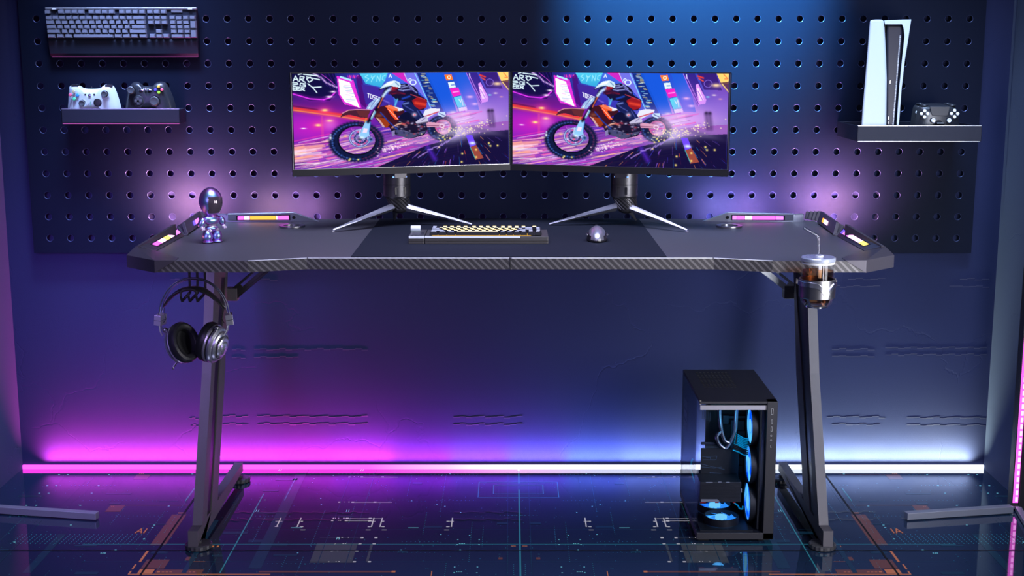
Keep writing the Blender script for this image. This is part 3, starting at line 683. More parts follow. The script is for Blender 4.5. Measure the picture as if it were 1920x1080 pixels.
# ================================================================== SCREEN PICTURE (painted in numpy, shown by the monitors)
def picture(nx=600, ny=268):
    u, v = np.meshgrid(np.linspace(0, 1, nx), np.linspace(0, 1, ny)); u = u.ravel(); v = v.ravel()
    TL, TR, BR, BL_ = (100, 76), (1893, 68), (1893, 830), (116, 878)
    X = (1-v)*((1-u)*TL[0]+u*TR[0])+v*((1-u)*BL_[0]+u*BR[0]); Y = (1-v)*((1-u)*TL[1]+u*TR[1])+v*((1-u)*BL_[1]+u*BR[1])
    I = np.zeros((nx*ny, 3)); rg = np.random.RandomState(5)
    col = lambda c: np.array(c)/255.
    def mixin(a, c): I[:] = I*(1-a[:, None])+col(c)*a[:, None]
    def add(a, c): I[:] = I+col(c)*a[:, None]
    def inside(pts):
        r = np.zeros(len(X), bool); n = len(pts)
        for i in range(n):
            x0, y0 = pts[i]; x1, y1 = pts[(i+1) % n]
            if y0 == y1: continue
            c = ((y0 > Y) != (y1 > Y)) & (X < (x1-x0)*(Y-y0)/(y1-y0)+x0); r ^= c
        return r
    def poly(pts, c, a=1., c2=None, ax=1):
        m = inside(pts)
        if c2 is None: I[m] = I[m]*(1-a)+col(c)*a
        else:
            q = (Y if ax else X)[m]; t = ((q-q.min())/(np.ptp(q)+1e-6))[:, None] if m.any() else 0
            I[m] = I[m]*(1-a)+(col(c)*(1-t)+col(c2)*t)*a
    def glow(x, y, rx, ry, c, a=1., rot=0):
        cr, sr = math.cos(R(rot)), math.sin(R(rot)); dx, dy = X-x, Y-y
        d = ((dx*cr+dy*sr)/rx)**2+((-dx*sr+dy*cr)/ry)**2; mixin(np.exp(-d)*a, c)
    def line(pts, w, c, a=1., soft=.4, addm=False):
        d = np.full(len(X), 1e9)
        for (x0, y0), (x1, y1) in zip(pts, pts[1:]):
            dx, dy = x1-x0, y1-y0; t = np.clip(((X-x0)*dx+(Y-y0)*dy)/(dx*dx+dy*dy+1e-6), 0, 1); d = np.minimum(d, np.hypot(X-x0-t*dx, Y-y0-t*dy))
        m = np.clip((w/2+w*soft-d)/(w*soft*2+1e-6), 0, 1)*a
        (add if addm else mixin)(m, c)
    def ring(x, y, rx, ry, w, c, a=1., rot=0):
        cr, sr = math.cos(R(rot)), math.sin(R(rot)); dx, dy = X-x, Y-y
        d = np.sqrt(((dx*cr+dy*sr)/rx)**2+((-dx*sr+dy*cr)/ry)**2); wr = w/min(rx, ry)
        mixin(np.clip((wr/2+.02-abs(d-1))/.04, 0, 1)*a, c)
    # background
    I[:] = col((40, 40, 150))
    glow(150, 150, 520, 200, (18, 14, 70), .95); glow(1150, 150, 500, 260, (50, 60, 190)); glow(1450, 250, 300, 300, (25, 85, 215), .9)
    glow(950, 90, 300, 120, (70, 120, 235), .8); glow(250, 520, 420, 200, (190, 30, 190), .95); glow(600, 420, 260, 120, (150, 20, 160), .8)
    glow(1650, 430, 330, 170, (190, 140, 225), .95); glow(1420, 470, 200, 120, (215, 160, 235), .8); glow(1850, 200, 200, 160, (120, 70, 180), .8)
    glow(350, 330, 300, 60, (100, 20, 120), .7); glow(1820, 520, 260, 110, (130, 120, 180), .8)
    # buildings and signs, left
    poly([(100, 76), (440, 70), (455, 240), (400, 300), (240, 300), (105, 250)], (14, 12, 58), .85)
    line([(270, 75), (330, 110), (370, 150), (455, 190)], 14, (240, 200, 255), .8); line([(330, 80), (400, 130), (440, 170)], 5, (250, 90, 240), .8)
    for k in range(5): line([(300+30*k, 75), (380+30*k, 180+20*k)], 6, (60, 20, 140), .6)
    for a_, b_, c_ in (((105, 243), (240, 285), (350, 292)), ((350, 292), (400, 275), (440, 235))):
        line([a_, b_, c_], 20, (150, 20, 190), .6, 1.); line([a_, b_, c_], 9, (240, 60, 250))
    glow(395, 268, 25, 8, (255, 240, 255)); glow(425, 226, 22, 7, (255, 240, 255))
    wt = (225, 250, 255)
    for st in ([(190, 82), (305, 95)], [(215, 104), (318, 126)], [(150, 84), (175, 78)], [(110, 137), (128, 95), (150, 140)], [(117, 122), (144, 124)], [(160, 140), (165, 98), (196, 105), (190, 121), (165, 121), (205, 148)],
               [(215, 120), (245, 106), (264, 128), (235, 146), (215, 120)], [(104, 152), (140, 152), (147, 163), (104, 170)], [(207, 160), (167, 155), (163, 176), (205, 182), (205, 171), (188, 168)], [(225, 160), (262, 190), (330, 186)], [(262, 190), (296, 234)],
               [(130, 184), (108, 182), (106, 212), (130, 214)], [(106, 197), (126, 198)], [(160, 188), (138, 186), (136, 212), (160, 215)], [(136, 199), (156, 200)], [(170, 215), (172, 190), (196, 193), (192, 204), (172, 203), (198, 217)]):
        line(st, 8.5, wt, 1., .3)
    poly([(455, 95), (590, 130), (655, 365), (515, 330), (470, 250)], (240, 50, 220), .9); poly([(470, 120), (560, 150), (600, 260), (640, 360), (520, 310), (482, 250)], (245, 250, 255))
    poly([(480, 95), (570, 122), (575, 140), (484, 112)], (170, 225, 250))
    for k in range(14): line([(500+rg.randint(0, 90), 160+13*k), (520+rg.randint(0, 90), 165+13*k)], 4, (240, 120, 220) if k % 2 else (120, 140, 200), .7)
    for k in range(7): line([(545+16*k, 95), (550+16*k, 112)], 10, (250, 60, 180) if k % 2 else (150, 30, 200))
    poly([(610, 110), (650, 80), (700, 300), (690, 360), (650, 330)], (70, 10, 110), .8)
    poly([(640, 76), (870, 72), (850, 130), (815, 190), (690, 160)], (80, 200, 235), 1., (50, 160, 215))
    for k, st in enumerate(([(705, 90), (685, 105), (715, 120), (695, 140)], [(735, 95), (745, 120), (765, 95)], [(745, 120), (735, 145)], [(780, 140), (785, 95), (805, 138), (812, 90)], [(850, 90), (830, 100), (825, 125), (845, 135)])): line(st, 6, (170, 240, 250), .8)
    poly([(655, 165), (840, 200), (850, 300), (920, 350), (690, 330)], (62, 38, 150)); 
    # the sign word
    def word(s, x, y, w, h, dx, dy, c, lw):
        G = {'T': [[(0, 0), (1, 0)], [(.5, 0), (.5, 1)]], 'O': [[(0, 0), (1, 0), (1, 1), (0, 1), (0, 0)]], 'S': [[(1, 0), (0, 0), (0, .5), (1, .5), (1, 1), (0, 1)]], 'A': [[(0, 1), (.5, 0), (1, 1)], [(.2, .6), (.8, .6)]], 'E': [[(1, 0), (0, 0), (0, 1), (1, 1)], [(0, .5), (.8, .5)]], 'C': [[(1, 0), (0, 0), (0, 1), (1, 1)]], 'G': [[(1, 0), (0, 0), (0, 1), (1, 1), (1, .5), (.5, .5)]]}
        for i, ch in enumerate(s):
            for st in G[ch]: line([(x+i*dx+a*w, y+i*dy+b*h+a*w*dy/dx) for a, b in st], lw, c, 1., .3)
    word('TOSSO', 704, 240, 15, 32, 23, 8, (240, 245, 255), 6); line([(810, 285), (880, 320)], 12, (110, 90, 200), .9); line([(730, 110), (760, 100)], 3, (200, 240, 255), .6)
    line([(900, 180), (925, 250), (935, 330)], 16, (60, 160, 220), .7)
    # middle top
    poly([(900, 70), (1010, 70), (1060, 170), (990, 130)], (200, 40, 190)); word('A', 880, 84, 22, 26, 22, 0, (240, 250, 255), 6)
    poly([(1010, 72), (1110, 72), (1215, 350), (1190, 290), (1090, 190), (1040, 150)], (110, 110, 225)); line([(1095, 75), (1150, 190), (1230, 370)], 6, (130, 230, 255)); line([(1005, 75), (1040, 150)], 5, (180, 230, 255))
    ring(1080, 150, 24, 20, 7, (220, 240, 255)); ring(1055, 130, 12, 10, 6, (220, 240, 255))
    poly([(1110, 72), (1200, 72), (1370, 420), (1240, 370)], (18, 40, 120), .9)
    for k in range(34):
        y = 80+rg.rand()*280; x = 1130+(y-75)*.35+rg.rand()*40; line([(x, y), (x+12+rg.rand()*22, y)], 5, [(240, 220, 120), (120, 220, 240), (200, 240, 255)][rg.randint(3)], .8)
    poly([(1180, 72), (1330, 72), (1450, 400), (1340, 400)], (22, 85, 215), .9)
    # sign column
    poly([(1340, 76), (1400, 80), (1535, 385), (1465, 395)], (30, 80, 190)); 
    for (a_, b_, c_, d_), cl in (((1342, 88), (1402, 84), (1416, 128), (1360, 134)), (245, 120, 40)), (((1372, 150), (1424, 145), (1440, 190), (1386, 196)), (220, 240, 255)), (((1386, 200), (1460, 192), (1482, 255), (1416, 270)), (235, 30, 190)), (((1422, 275), (1484, 262), (1526, 350), (1456, 360)), (80, 215, 235)), (((1460, 362), (1530, 352), (1535, 384), (1468, 392)), (235, 240, 255)), (((1482, 410), (1550, 400), (1560, 440), (1500, 450)), (240, 190, 240)):
        poly([a_, b_, c_, d_], cl)
    ring(1382, 108, 13, 12, 7, (255, 230, 200)); line([(1400, 172), (1425, 170)], 8, (90, 120, 200)); line([(1415, 232), (1462, 225)], 8, (255, 180, 240)); line([(1465, 290), (1480, 315), (1490, 285), (1500, 340)], 6, (230, 250, 255))
    poly([(1430, 72), (1530, 72), (1600, 240), (1640, 380), (1540, 380)], (30, 90, 215), .8); poly([(1530, 70), (1620, 70), (1700, 230), (1650, 330)], (50, 30, 130), .9)
    line([(1530, 75), (1585, 190), (1660, 330)], 6, (200, 120, 250), .9); line([(1555, 80), (1560, 110)], 8, (230, 240, 255))
    for k in range(12): line([(1555+9*k, 95+18*k), (1563+9*k, 106+18*k)], 6, (220, 150, 255), .8)
    poly([(1640, 70), (1790, 70), (1840, 200), (1700, 200)], (50, 25, 110), .9); line([(1645, 90), (1690, 105)], 12, (240, 60, 50)); line([(1655, 110), (1690, 130)], 9, (240, 80, 60)); ring(1730, 150, 32, 28, 5, (120, 90, 200))
    poly([(1630, 160), (1650, 150), (1720, 280), (1710, 310), (1660, 320)], (225, 150, 245)); poly([(1640, 190), (1655, 185), (1700, 280), (1665, 290)], (250, 225, 255)); line([(1650, 210), (1690, 280)], 5, (150, 70, 210))
    poly([(1795, 68), (1893, 66), (1893, 150), (1830, 140)], (255, 210, 110)); line([(1850, 72), (1885, 110), (1860, 110)], 6, (240, 110, 60)); poly([(1820, 140), (1893, 130), (1893, 220)], (80, 40, 50), .8)
    for k in range(5): line([(1840+12*k, 150+14*k), (1850+12*k, 160+14*k)], 8, (255, 220, 120))
    for x, y, r_, c_ in ((1795, 162, 36, (255, 220, 160)), (1730, 255, 14, (120, 255, 230)), (1560, 270, 25, (255, 210, 230)), (1780, 240, 16, (255, 240, 220)), (1415, 400, 26, (255, 235, 225)), (1600, 330, 24, (255, 220, 250)), (1830, 270, 14, (255, 180, 140))): glow(x, y, r_, r_*.4, c_)
    glow(1600, 440, 300, 80, (220, 160, 240), .65); glow(1850, 330, 160, 120, (150, 110, 215), .6); glow(1560, 300, 90, 120, (200, 120, 235), .45); glow(1300, 420, 120, 70, (120, 110, 225), .5)
    # left lights
    for y, c_, w in ((368, (250, 60, 30), 14), (385, (255, 150, 60), 7)): line([(105, y-6), (300, y+22), (480, y+48), (700, y+85)], w*2.2, c_, .35, 1.); line([(105, y-6), (300, y+22), (480, y+48), (700, y+85)], w, c_, .95, .7)
    line([(105, 345), (300, 375)], 10, (70, 10, 60), .6)
    for x, y in ((358, 380), (396, 468), (305, 505)): glow(x, y, 60, 40, (250, 60, 150), .5); glow(x, y, 24, 10, (255, 235, 130))
    glow(188, 532, 20, 5, (255, 245, 255)); glow(526, 600, 16, 14, (255, 130, 60)); glow(400, 500, 60, 50, (225, 130, 230), .5)
    poly([(325, 430), (345, 430), (350, 640), (330, 640)], (230, 80, 140), .35)
    # road: streaks
    poly([(105, 660), (800, 570), (1300, 540), (1893, 470), (1893, 835), (116, 880)], (150, 70, 175), .75)
    for k in range(420):
        x = rg.uniform(60, 1400); y = rg.uniform(640, 1060)-.22*(x-100)*.8; Lg = rg.uniform(60, 330); c_ = [(255, 150, 200), (255, 190, 150), (250, 240, 255), (170, 60, 220), (90, 40, 190), (240, 60, 170), (60, 20, 90), (255, 230, 190)][rg.randint(8)]
        line([(x, y), (x+Lg, y-Lg*.22)], rg.uniform(2, 8), c_, rg.uniform(.35, .9), .6)
    line([(105, 675), (400, 640)], 5, (255, 170, 200)); line([(105, 682), (400, 650)], 4, (90, 20, 120))
    for k in range(26):
        y = 690+rg.rand()*150; line([(105, y), (105+rg.uniform(40, 260), y-rg.uniform(10, 40))], rg.uniform(5, 16), [(255, 245, 240), (255, 170, 140), (120, 50, 200), (255, 210, 230)][rg.randint(4)], .8, .7)
    # dark foreground right
    poly([(770, 862), (960, 780), (1180, 680), (1330, 640), (1560, 575), (1893, 545), (1893, 835)], (14, 12, 50), .93)
    glow(1600, 560, 330, 40, (150, 120, 190), .6, -8); glow(1420, 600, 150, 50, (190, 180, 225), .7, -10)
    for k in range(110):
        x = rg.uniform(850, 1890); y = rg.uniform(600, 850)
        if (x-770)*.4+y < 860: continue
        a_ = math.atan2(y-420, x-1450); Lg = rg.uniform(15, 70); c_ = [(70, 60, 220), (170, 110, 255), (250, 90, 60), (30, 120, 200), (60, 20, 60), (255, 160, 90), (20, 40, 100)][rg.randint(7)]
        line([(x, y), (x+Lg*math.cos(a_), y+Lg*math.sin(a_))], rg.uniform(2, 5), c_, rg.uniform(.3, .9))
    line([(1200, 690), (1260, 790)], 26, (90, 40, 210), .8, .8); poly([(1525, 592), (1578, 590), (1610, 670), (1560, 690)], (110, 70, 255)); glow(1580, 657, 26, 12, (220, 240, 255)); poly([(1562, 690), (1612, 672), (1675, 782), (1605, 798)], (150, 70, 60)); line([(1560, 690), (1605, 790)], 6, (60, 200, 200), .8)
    for x, y in ((1493, 745), (1722, 657), (1797, 677), (1488, 815), (1611, 712), (1612, 775), (1295, 690), (1735, 680)): glow(x, y, 9, 8, (255, 230, 120))
    for k in range(8): line([(1120+40*k, 775-22*k+rg.randint(-20, 20)), (1160+40*k, 750-22*k)], 9, (190, 150, 250), .7)
    # far figures
    for x in (1722, 1750): glow(x, 385, 14, 13, (50, 35, 70)); line([(x, 395), (x+8, 450), (x+14, 510)], 24, (70, 50, 100), .7, .6)
    glow(1700, 560, 150, 22, (90, 80, 120), .6, 12)
    # rear wheel
    def tyre(cx, cy, rx, ry, hx, hy, irx, iry, rot, knobs):
        cr, sr = math.cos(R(rot)), math.sin(R(rot)); dx, dy = X-cx, Y-cy; d = ((dx*cr+dy*sr)/rx)**2+((-dx*sr+dy*cr)/ry)**2
        ex, ey = X-hx, Y-hy; e = ((ex*cr+ey*sr)/irx)**2+((-ex*sr+ey*cr)/iry)**2
        I[(d < 1) & (e > 1)] = col((16, 24, 62)); m = (d < .9) & (e > 1) & (e < 1.22); I[m] = col((10, 12, 34))
        for k in range(knobs):
            t = 2*PI*k/knobs; x, y = cx+rx*math.cos(t), cy+ry*math.sin(t)
            glow(x, y, 13, 11, (20, 24, 62), .95); x2, y2 = cx+rx*.9*math.cos(t+.07), cy+ry*.9*math.sin(t+.07)
            glow(x2, y2, 9, 7, (70, 110, 200) if PI*.4 < t < PI*1.5 else (110, 40, 90), .85)
            if k % 2: glow((x2+cx*.06)/1.06, (y2+cy*.06)/1.06, 7, 6, (6, 8, 26), .9)
    tyre(1322, 530, 118, 98, 1330, 520, 68, 62, 20, 34)
    ring(1330, 520, 62, 55, 12, (200, 90, 130), .8); glow(1335, 560, 40, 26, (240, 190, 220), .8); glow(1300, 500, 45, 25, (110, 40, 80), .7)
    poly([(1180, 500), (1200, 478), (1330, 490), (1350, 505), (1330, 520), (1190, 520)], (210, 150, 180)); line([(1190, 508), (1330, 512)], 5, (110, 50, 90)); ring(1320, 512, 18, 14, 7, (230, 200, 230))
    # bike body
    poly([(880, 520), (960, 440), (1180, 470), (1200, 540), (1170, 590), (1060, 620), (940, 590), (900, 560)], (26, 20, 48))
    poly([(930, 545), (1000, 545), (1080, 575), (1190, 550), (1170, 575), (1090, 605), (1040, 622), (940, 585)], (70, 72, 110)); poly([(900, 560), (925, 545), (930, 590), (905, 600)], (130, 120, 170))
    line([(905, 525), (950, 500), (985, 492), (1020, 510)], 15, (190, 120, 100)); line([(910, 520), (950, 497), (985, 488)], 4, (240, 200, 180))
    for k in range(46): glow(rg.uniform(930, 1180), rg.uniform(460, 590), rg.uniform(4, 13), rg.uniform(3, 8), [(120, 110, 160), (180, 60, 80), (60, 60, 120), (10, 10, 30), (200, 190, 220)][rg.randint(5)], .8)
    poly([(1160, 425), (1180, 380), (1230, 366), (1305, 368), (1300, 390), (1200, 445)], (225, 225, 245)); line([(1180, 432), (1290, 395)], 8, (200, 40, 60)); poly([(1290, 400), (1345, 395), (1355, 430), (1330, 440), (1285, 420)], (190, 220, 250)); line([(1300, 408), (1345, 428)], 6, (60, 60, 120))
    poly([(960, 400), (1040, 395), (1150, 430), (1190, 440), (1180, 470), (1060, 470), (970, 450)], (14, 16, 50))
    poly([(760, 385), (810, 350), (870, 336), (940, 352), (1000, 372), (1010, 392), (950, 440), (950, 482), (900, 520), (850, 528), (810, 500), (760, 440)], (60, 18, 34))
    poly([(848, 350), (880, 338), (992, 368), (1002, 380), (960, 388), (900, 372)], (225, 225, 240)); 
    poly([(860, 362), (905, 372), (930, 420), (962, 460), (930, 458), (895, 420)], (235, 70, 35)); line([(870, 368), (950, 455)], 4, (250, 220, 200)); line([(925, 380), (900, 395), (935, 425)], 6, (250, 110, 60))
    poly([(840, 345), (900, 338), (955, 372), (950, 392), (880, 378)], (240, 90, 40), .8)
    poly([(770, 440), (850, 450), (885, 500), (860, 530), (815, 500)], (150, 55, 25)); glow(800, 425, 30, 16, (120, 60, 50)); line([(810, 400), (880, 480), (950, 540)], 9, (30, 60, 170))
    poly([(770, 440), (800, 455), (845, 520), (830, 525)], (215, 180, 190), .8)
    # front wheel
    tyre(612, 645, 216, 164, 618, 632, 146, 116, 0, 46)
    glow(640, 612, 90, 66, (150, 130, 220), .55); ring(640, 615, 82, 70, 16, (70, 80, 150), .95); ring(640, 615, 82, 70, 5, (190, 210, 250), .9); ring(645, 615, 46, 40, 14, (40, 44, 100)); glow(645, 620, 24, 20, (24, 26, 60)); 
    for k in range(14):
        t = 2*PI*k/14; glow(640+64*math.cos(t), 615+55*math.sin(t), 7, 6, (230, 80, 110) if k % 3 else (190, 230, 250), .9); line([(640+26*math.cos(t), 615+22*math.sin(t)), (640+44*math.cos(t+.3), 615+38*math.sin(t+.3))], 4, (150, 170, 230), .8)
    glow(640, 640, 9, 7, (255, 90, 140)); glow(725, 628, 22, 18, (90, 150, 210)); glow(730, 625, 12, 10, (20, 40, 80)); 
    for k in range(7): line([(570+14*k, 540-abs(3-k)*3), (584+9*k, 560)], 3, (240, 160, 230), .7)
    # fork, fender, plate
    poly([(690, 470), (728, 478), (712, 600), (668, 618), (636, 600), (656, 540)], (140, 195, 240)); poly([(672, 530), (705, 535), (695, 570), (662, 568)], (235, 215, 240)); line([(728, 480), (718, 560)], 7, (40, 90, 170)); line([(645, 540), (635, 590)], 10, (190, 220, 245)); glow(655, 610, 22, 12, (210, 235, 255))
    line([(862, 195), (800, 330), (708, 478)], 22, (12, 12, 34)); line([(835, 262), (790, 360)], 9, (225, 100, 60), .9); line([(765, 395), (735, 450)], 15, (120, 190, 220)); line([(700, 430), (680, 480)], 9, (190, 150, 60), .8); line([(760, 385), (735, 440)], 5, (230, 235, 250))
    poly([(480, 442), (500, 408), (545, 382), (620, 374), (725, 380), (720, 400), (700, 445), (640, 440), (560, 418), (520, 425)], (72, 30, 52)); line([(500, 405), (548, 381), (620, 375), (722, 378)], 6, (230, 160, 170)); poly([(610, 384), (720, 386), (705, 440), (640, 432)], (96, 40, 50))
    poly([(692, 368), (720, 322), (762, 288), (806, 276), (806, 296), (770, 345), (738, 378)], (150, 180, 225)); line([(710, 365), (790, 290)], 6, (240, 248, 255)); line([(730, 350), (770, 300)], 5, (70, 90, 160))
    # rider
    poly([(880, 235), (905, 200), (950, 165), (1020, 158), (1090, 185), (1118, 215), (1125, 250), (1198, 295), (1190, 350), (1165, 380), (1120, 380), (1060, 320), (985, 300), (950, 300), (905, 262)], (20, 18, 52))
    for a_, b_ in (((960, 180), (1010, 172)), ((980, 195), (1040, 180)), ((1000, 215), (1080, 205)), ((1050, 190), (1110, 235)), ((960, 210), (1000, 218)), ((1040, 170), (1080, 200))): line([a_, b_], 9, (150, 160, 225), .85); line([(a_[0], a_[1]+9), (b_[0], b_[1]+9)], 5, (60, 50, 130), .8)
    poly([(1070, 300), (1120, 268), (1196, 300), (1188, 360), (1130, 375), (1090, 345)], (150, 25, 35)); line([(1100, 320), (1180, 335)], 15, (250, 80, 50), .9, .8); line([(1060, 250), (1180, 292)], 6, (190, 60, 80)); line([(990, 285), (1050, 265)], 14, (30, 70, 190), .9)
    line([(950, 290), (930, 340)], 12, (90, 200, 235), .8); line([(905, 245), (960, 235), (1010, 245)], 12, (130, 20, 50), .8)
    poly([(985, 340), (1000, 312), (1050, 305), (1090, 345), (1140, 390), (1170, 430), (1150, 470), (1100, 455), (1060, 410), (1000, 380)], (22, 30, 82)); line([(1000, 330), (1040, 320)], 13, (110, 130, 200), .9); line([(1010, 345), (1080, 385)], 8, (80, 90, 170), .8); glow(1090, 418, 18, 15, (240, 220, 240)); glow(1092, 420, 7, 6, (220, 60, 80)); line([(1115, 385), (1150, 440)], 8, (70, 80, 160), .8)
    poly([(1100, 480), (1130, 455), (1190, 430), (1208, 462), (1195, 485), (1110, 500)], (190, 185, 215)); line([(1105, 495), (1200, 480)], 8, (60, 50, 80)); line([(1150, 470), (1180, 445)], 6, (120, 110, 160))
    line([(830, 265), (860, 225), (905, 200)], 20, (190, 220, 245)); line([(885, 240), (930, 215), (960, 240)], 20, (60, 18, 50)); glow(915, 205, 22, 14, (150, 30, 50))
    poly([(800, 212), (830, 175), (870, 145), (925, 132), (965, 148), (978, 172), (972, 196), (940, 190), (890, 180), (850, 192)], (200, 225, 240)); poly([(845, 175), (880, 148), (925, 140), (900, 165)], (250, 255, 250)); line([(800, 212), (850, 192), (900, 182)], 7, (20, 30, 60)); poly([(900, 182), (960, 190), (950, 205), (905, 202)], (150, 20, 40)); line([(935, 150), (960, 175)], 8, (80, 120, 170), .8)
    # spray and sparks
    glow(1450, 470, 120, 70, (225, 190, 240), .7); glow(1440, 560, 110, 35, (200, 195, 235), .6, -12); glow(1100, 640, 220, 22, (220, 190, 240), .35, -12)
    for k in range(120):
        x = rg.normal(1480, 130); y = 575-(x-1330)*.2+rg.normal(0, 26); glow(x, y, 5, 4, (255, 240, 190), .95)
    for k in range(60):
        x = rg.normal(890, 60); y = 700-(x-890)*.3+rg.normal(0, 18); glow(x, y, 5, 4, (255, 235, 245), .9)
    for x, y in ((552, 800), (625, 795), (560, 790), (1330, 608), (1345, 625), (1390, 615), (1310, 635)): glow(x, y, 8, 7, (255, 235, 120))
    glow(402, 612, 10, 14, (235, 245, 255)); glow(404, 585, 7, 6, (190, 215, 255))
    return np.clip(I, 0, 1).reshape(ny, nx, 3)
IMG = picture()
def screen_mesh(w, h):
    ny, nx, _ = IMG.shape; xs = np.linspace(-w/2, w/2, nx); zs = np.linspace(h, 0, ny)
    XX, ZZ = np.meshgrid(xs, zs); co = np.stack([XX.ravel(), np.zeros(nx*ny), ZZ.ravel()], 1).astype(np.float32)
    me = bpy.data.meshes.new('screen'); i = np.arange(nx*ny).reshape(ny, nx); q = np.stack([i[:-1, :-1], i[1:, :-1], i[1:, 1:], i[:-1, 1:]], -1).reshape(-1, 4)
    me.vertices.add(nx*ny); me.vertices.foreach_set('co', co.ravel()); me.loops.add(q.size); me.loops.foreach_set('vertex_index', q.ravel().astype(np.int32))
    me.polygons.add(len(q)); me.polygons.foreach_set('loop_start', (np.arange(len(q))*4).astype(np.int32)); me.polygons.foreach_set('loop_total', np.full(len(q), 4, np.int32)); me.update(calc_edges=True)
    c = IMG.reshape(-1, 3); lin = np.where(c <= .04045, c/12.92, ((c+.055)/1.055)**2.4); ca = me.color_attributes.new('picture', 'FLOAT_COLOR', 'POINT')
    ca.data.foreach_set('color', np.concatenate([lin, np.ones((len(lin), 1))], 1).astype(np.float32).ravel())
    m = emis('lit screen', (1, 1, 1), 1.15); at = m.node_tree.nodes.new('ShaderNodeAttribute'); at.attribute_name = 'picture'; m.node_tree.links.new(at.outputs['Color'], m.node_tree.nodes['Emission'].inputs[0])
    me.materials.append(m); return me
SW, SH = .557, .2345
SCR = screen_mesh(SW-.008, SH-.003)
M['bezel'] = mat('black monitor bezel', (.01, .01, .012), .45, spec=.25)
M['stand'] = mat('smoky stand metal', (.10, .10, .108), .38, .8, bump=.08, bscale=200)
for side in (1, -1):
    lab = ('left-hand widescreen monitor showing a dirt bike rider on a neon street' if side == 1 else 'right-hand widescreen monitor showing a dirt bike rider on a neon street')
    hub = Vector((DCX-side*.2905, 3.385, DZ+.0026))
    yaw = side*R(18)
    mon = thing('monitor', lab, 'monitor', hub, (0, 0, yaw), None)
    # local: x right, -y towards the viewer, z up from the desk
    zb = .1375; sc_y = -.062
    bm = B(); box(bm, (side*.006, sc_y+.012, zb+(SH+.0165)/2), (SW, .016, SH+.0165)); box(bm, (side*.006, sc_y+.025, zb+.13), (.34, .016, .17)); body = obj('monitor_body', bm, 'bezel', mon, local=True, bev=.002)
    bm = B(); box(bm, (side*.006, sc_y+.003, zb+.008), (SW+.001, .004, .0165)); box(bm, (side*.006, sc_y+.001, zb+.0167), (SW-.004, .001, .0012), mi=1)
    for x in (-SW/2+.001, SW/2-.001): box(bm, (side*.006+x, sc_y+.003, zb+.0165+SH/2), (.002, .004, SH), mi=2 if x*side > 0 else 1)
    box(bm, (side*.006, sc_y+.003, zb+.0165+SH-.001), (SW, .004, .002)); obj('bezel', bm, ['bezel', 'gun', 'bezel'], mon, local=True)
    so = bpy.data.objects.new('screen', SCR); C.objects.link(so); so.parent = mon; so.location = (side*.006, sc_y+.0018, zb+.0172)
    # column
    bm = B(); lathe(bm, [(0, .072), (.031, .072), (.0345, .076), (.0345, .1045), (.0335, .105), (.0335, .106), (.0345, .1065), (.0345, .175), (.030, .178), (0, .178)], 48)
    box(bm, (0, .0, .15), (.03, .09, .05)); box(bm, (0, -.045, .18), (.05, .03, .08))
    col = obj('stand_column', bm, 'stand', mon, local=True, smooth=True)
    bm = B()
    for x in (-.011, .013): box(bm, (x+.0, -.0335, .091), (.0045, .004, .018))
    box(bm, (-.008, -.0335, .0995), (.008, .004, .0012)); obj('slot', bm, 'plastic_black', col, local=True)
    bm = B(); bar(bm, (-.018, -.0335, .1265), (.018, -.0335, .1265), .004, .003); obj('light_band', bm, emis('blue light band', (.2, .4, 1), 2.), col, local=True)
    # twisted fluted neck
    bm = B(); rings = []
    for k in range(9):
        t = k/8; z = .074-.032*t; rings.append([Vector(((.029-.004*t)*(1+(.07 if (j % 4 < 2) else -.05))*math.cos(2*PI*j/64+.9*t)+.010*t, (.029-.006*t)*(1+(.07 if j % 4 < 2 else -.05))*math.sin(2*PI*j/64+.9*t), z)) for j in range(64)])
    loft(bm, rings); ellipsoid(bm, (.006, 0, .042), (.022, .022, .012), nu=24, nv=12); obj('neck', bm, 'stand', mon, local=True, smooth=25)
    # feet : two long front blades and a short rear one
    for tip, w0 in (((-.179, -.068, .003), .030), ((.178, -.072, .003), .018), ((.012, .085, .003), .02)):
        a = Vector((tip[0]*.09, tip[1]*.18, .047)); b_ = Vector(tip); d = (b_-a); d.normalize(); sd = Vector((0, 0, 1)).cross(d).normalized()
        bm = B()
        def sec(p, w, h, dz=0): return [p+sd*w/2+Vector((0, 0, 0)), p+Vector((0, 0, h*.55)), p-sd*w/2, p-Vector((0, 0, h*.5))]
        if tip[1] < 0 and tip[0]*side < 0: box(bm, (tip[0], tip[1]+.001, -.0002), (.006, .006, .004))
        loft(bm, [sec(a, w0, .02), sec(a*.5+b_*.5+Vector((0, 0, .001)), w0*.72, .011), sec(b_, .006, .005)]); obj('foot_blade', bm, 'satin', mon, local=True)
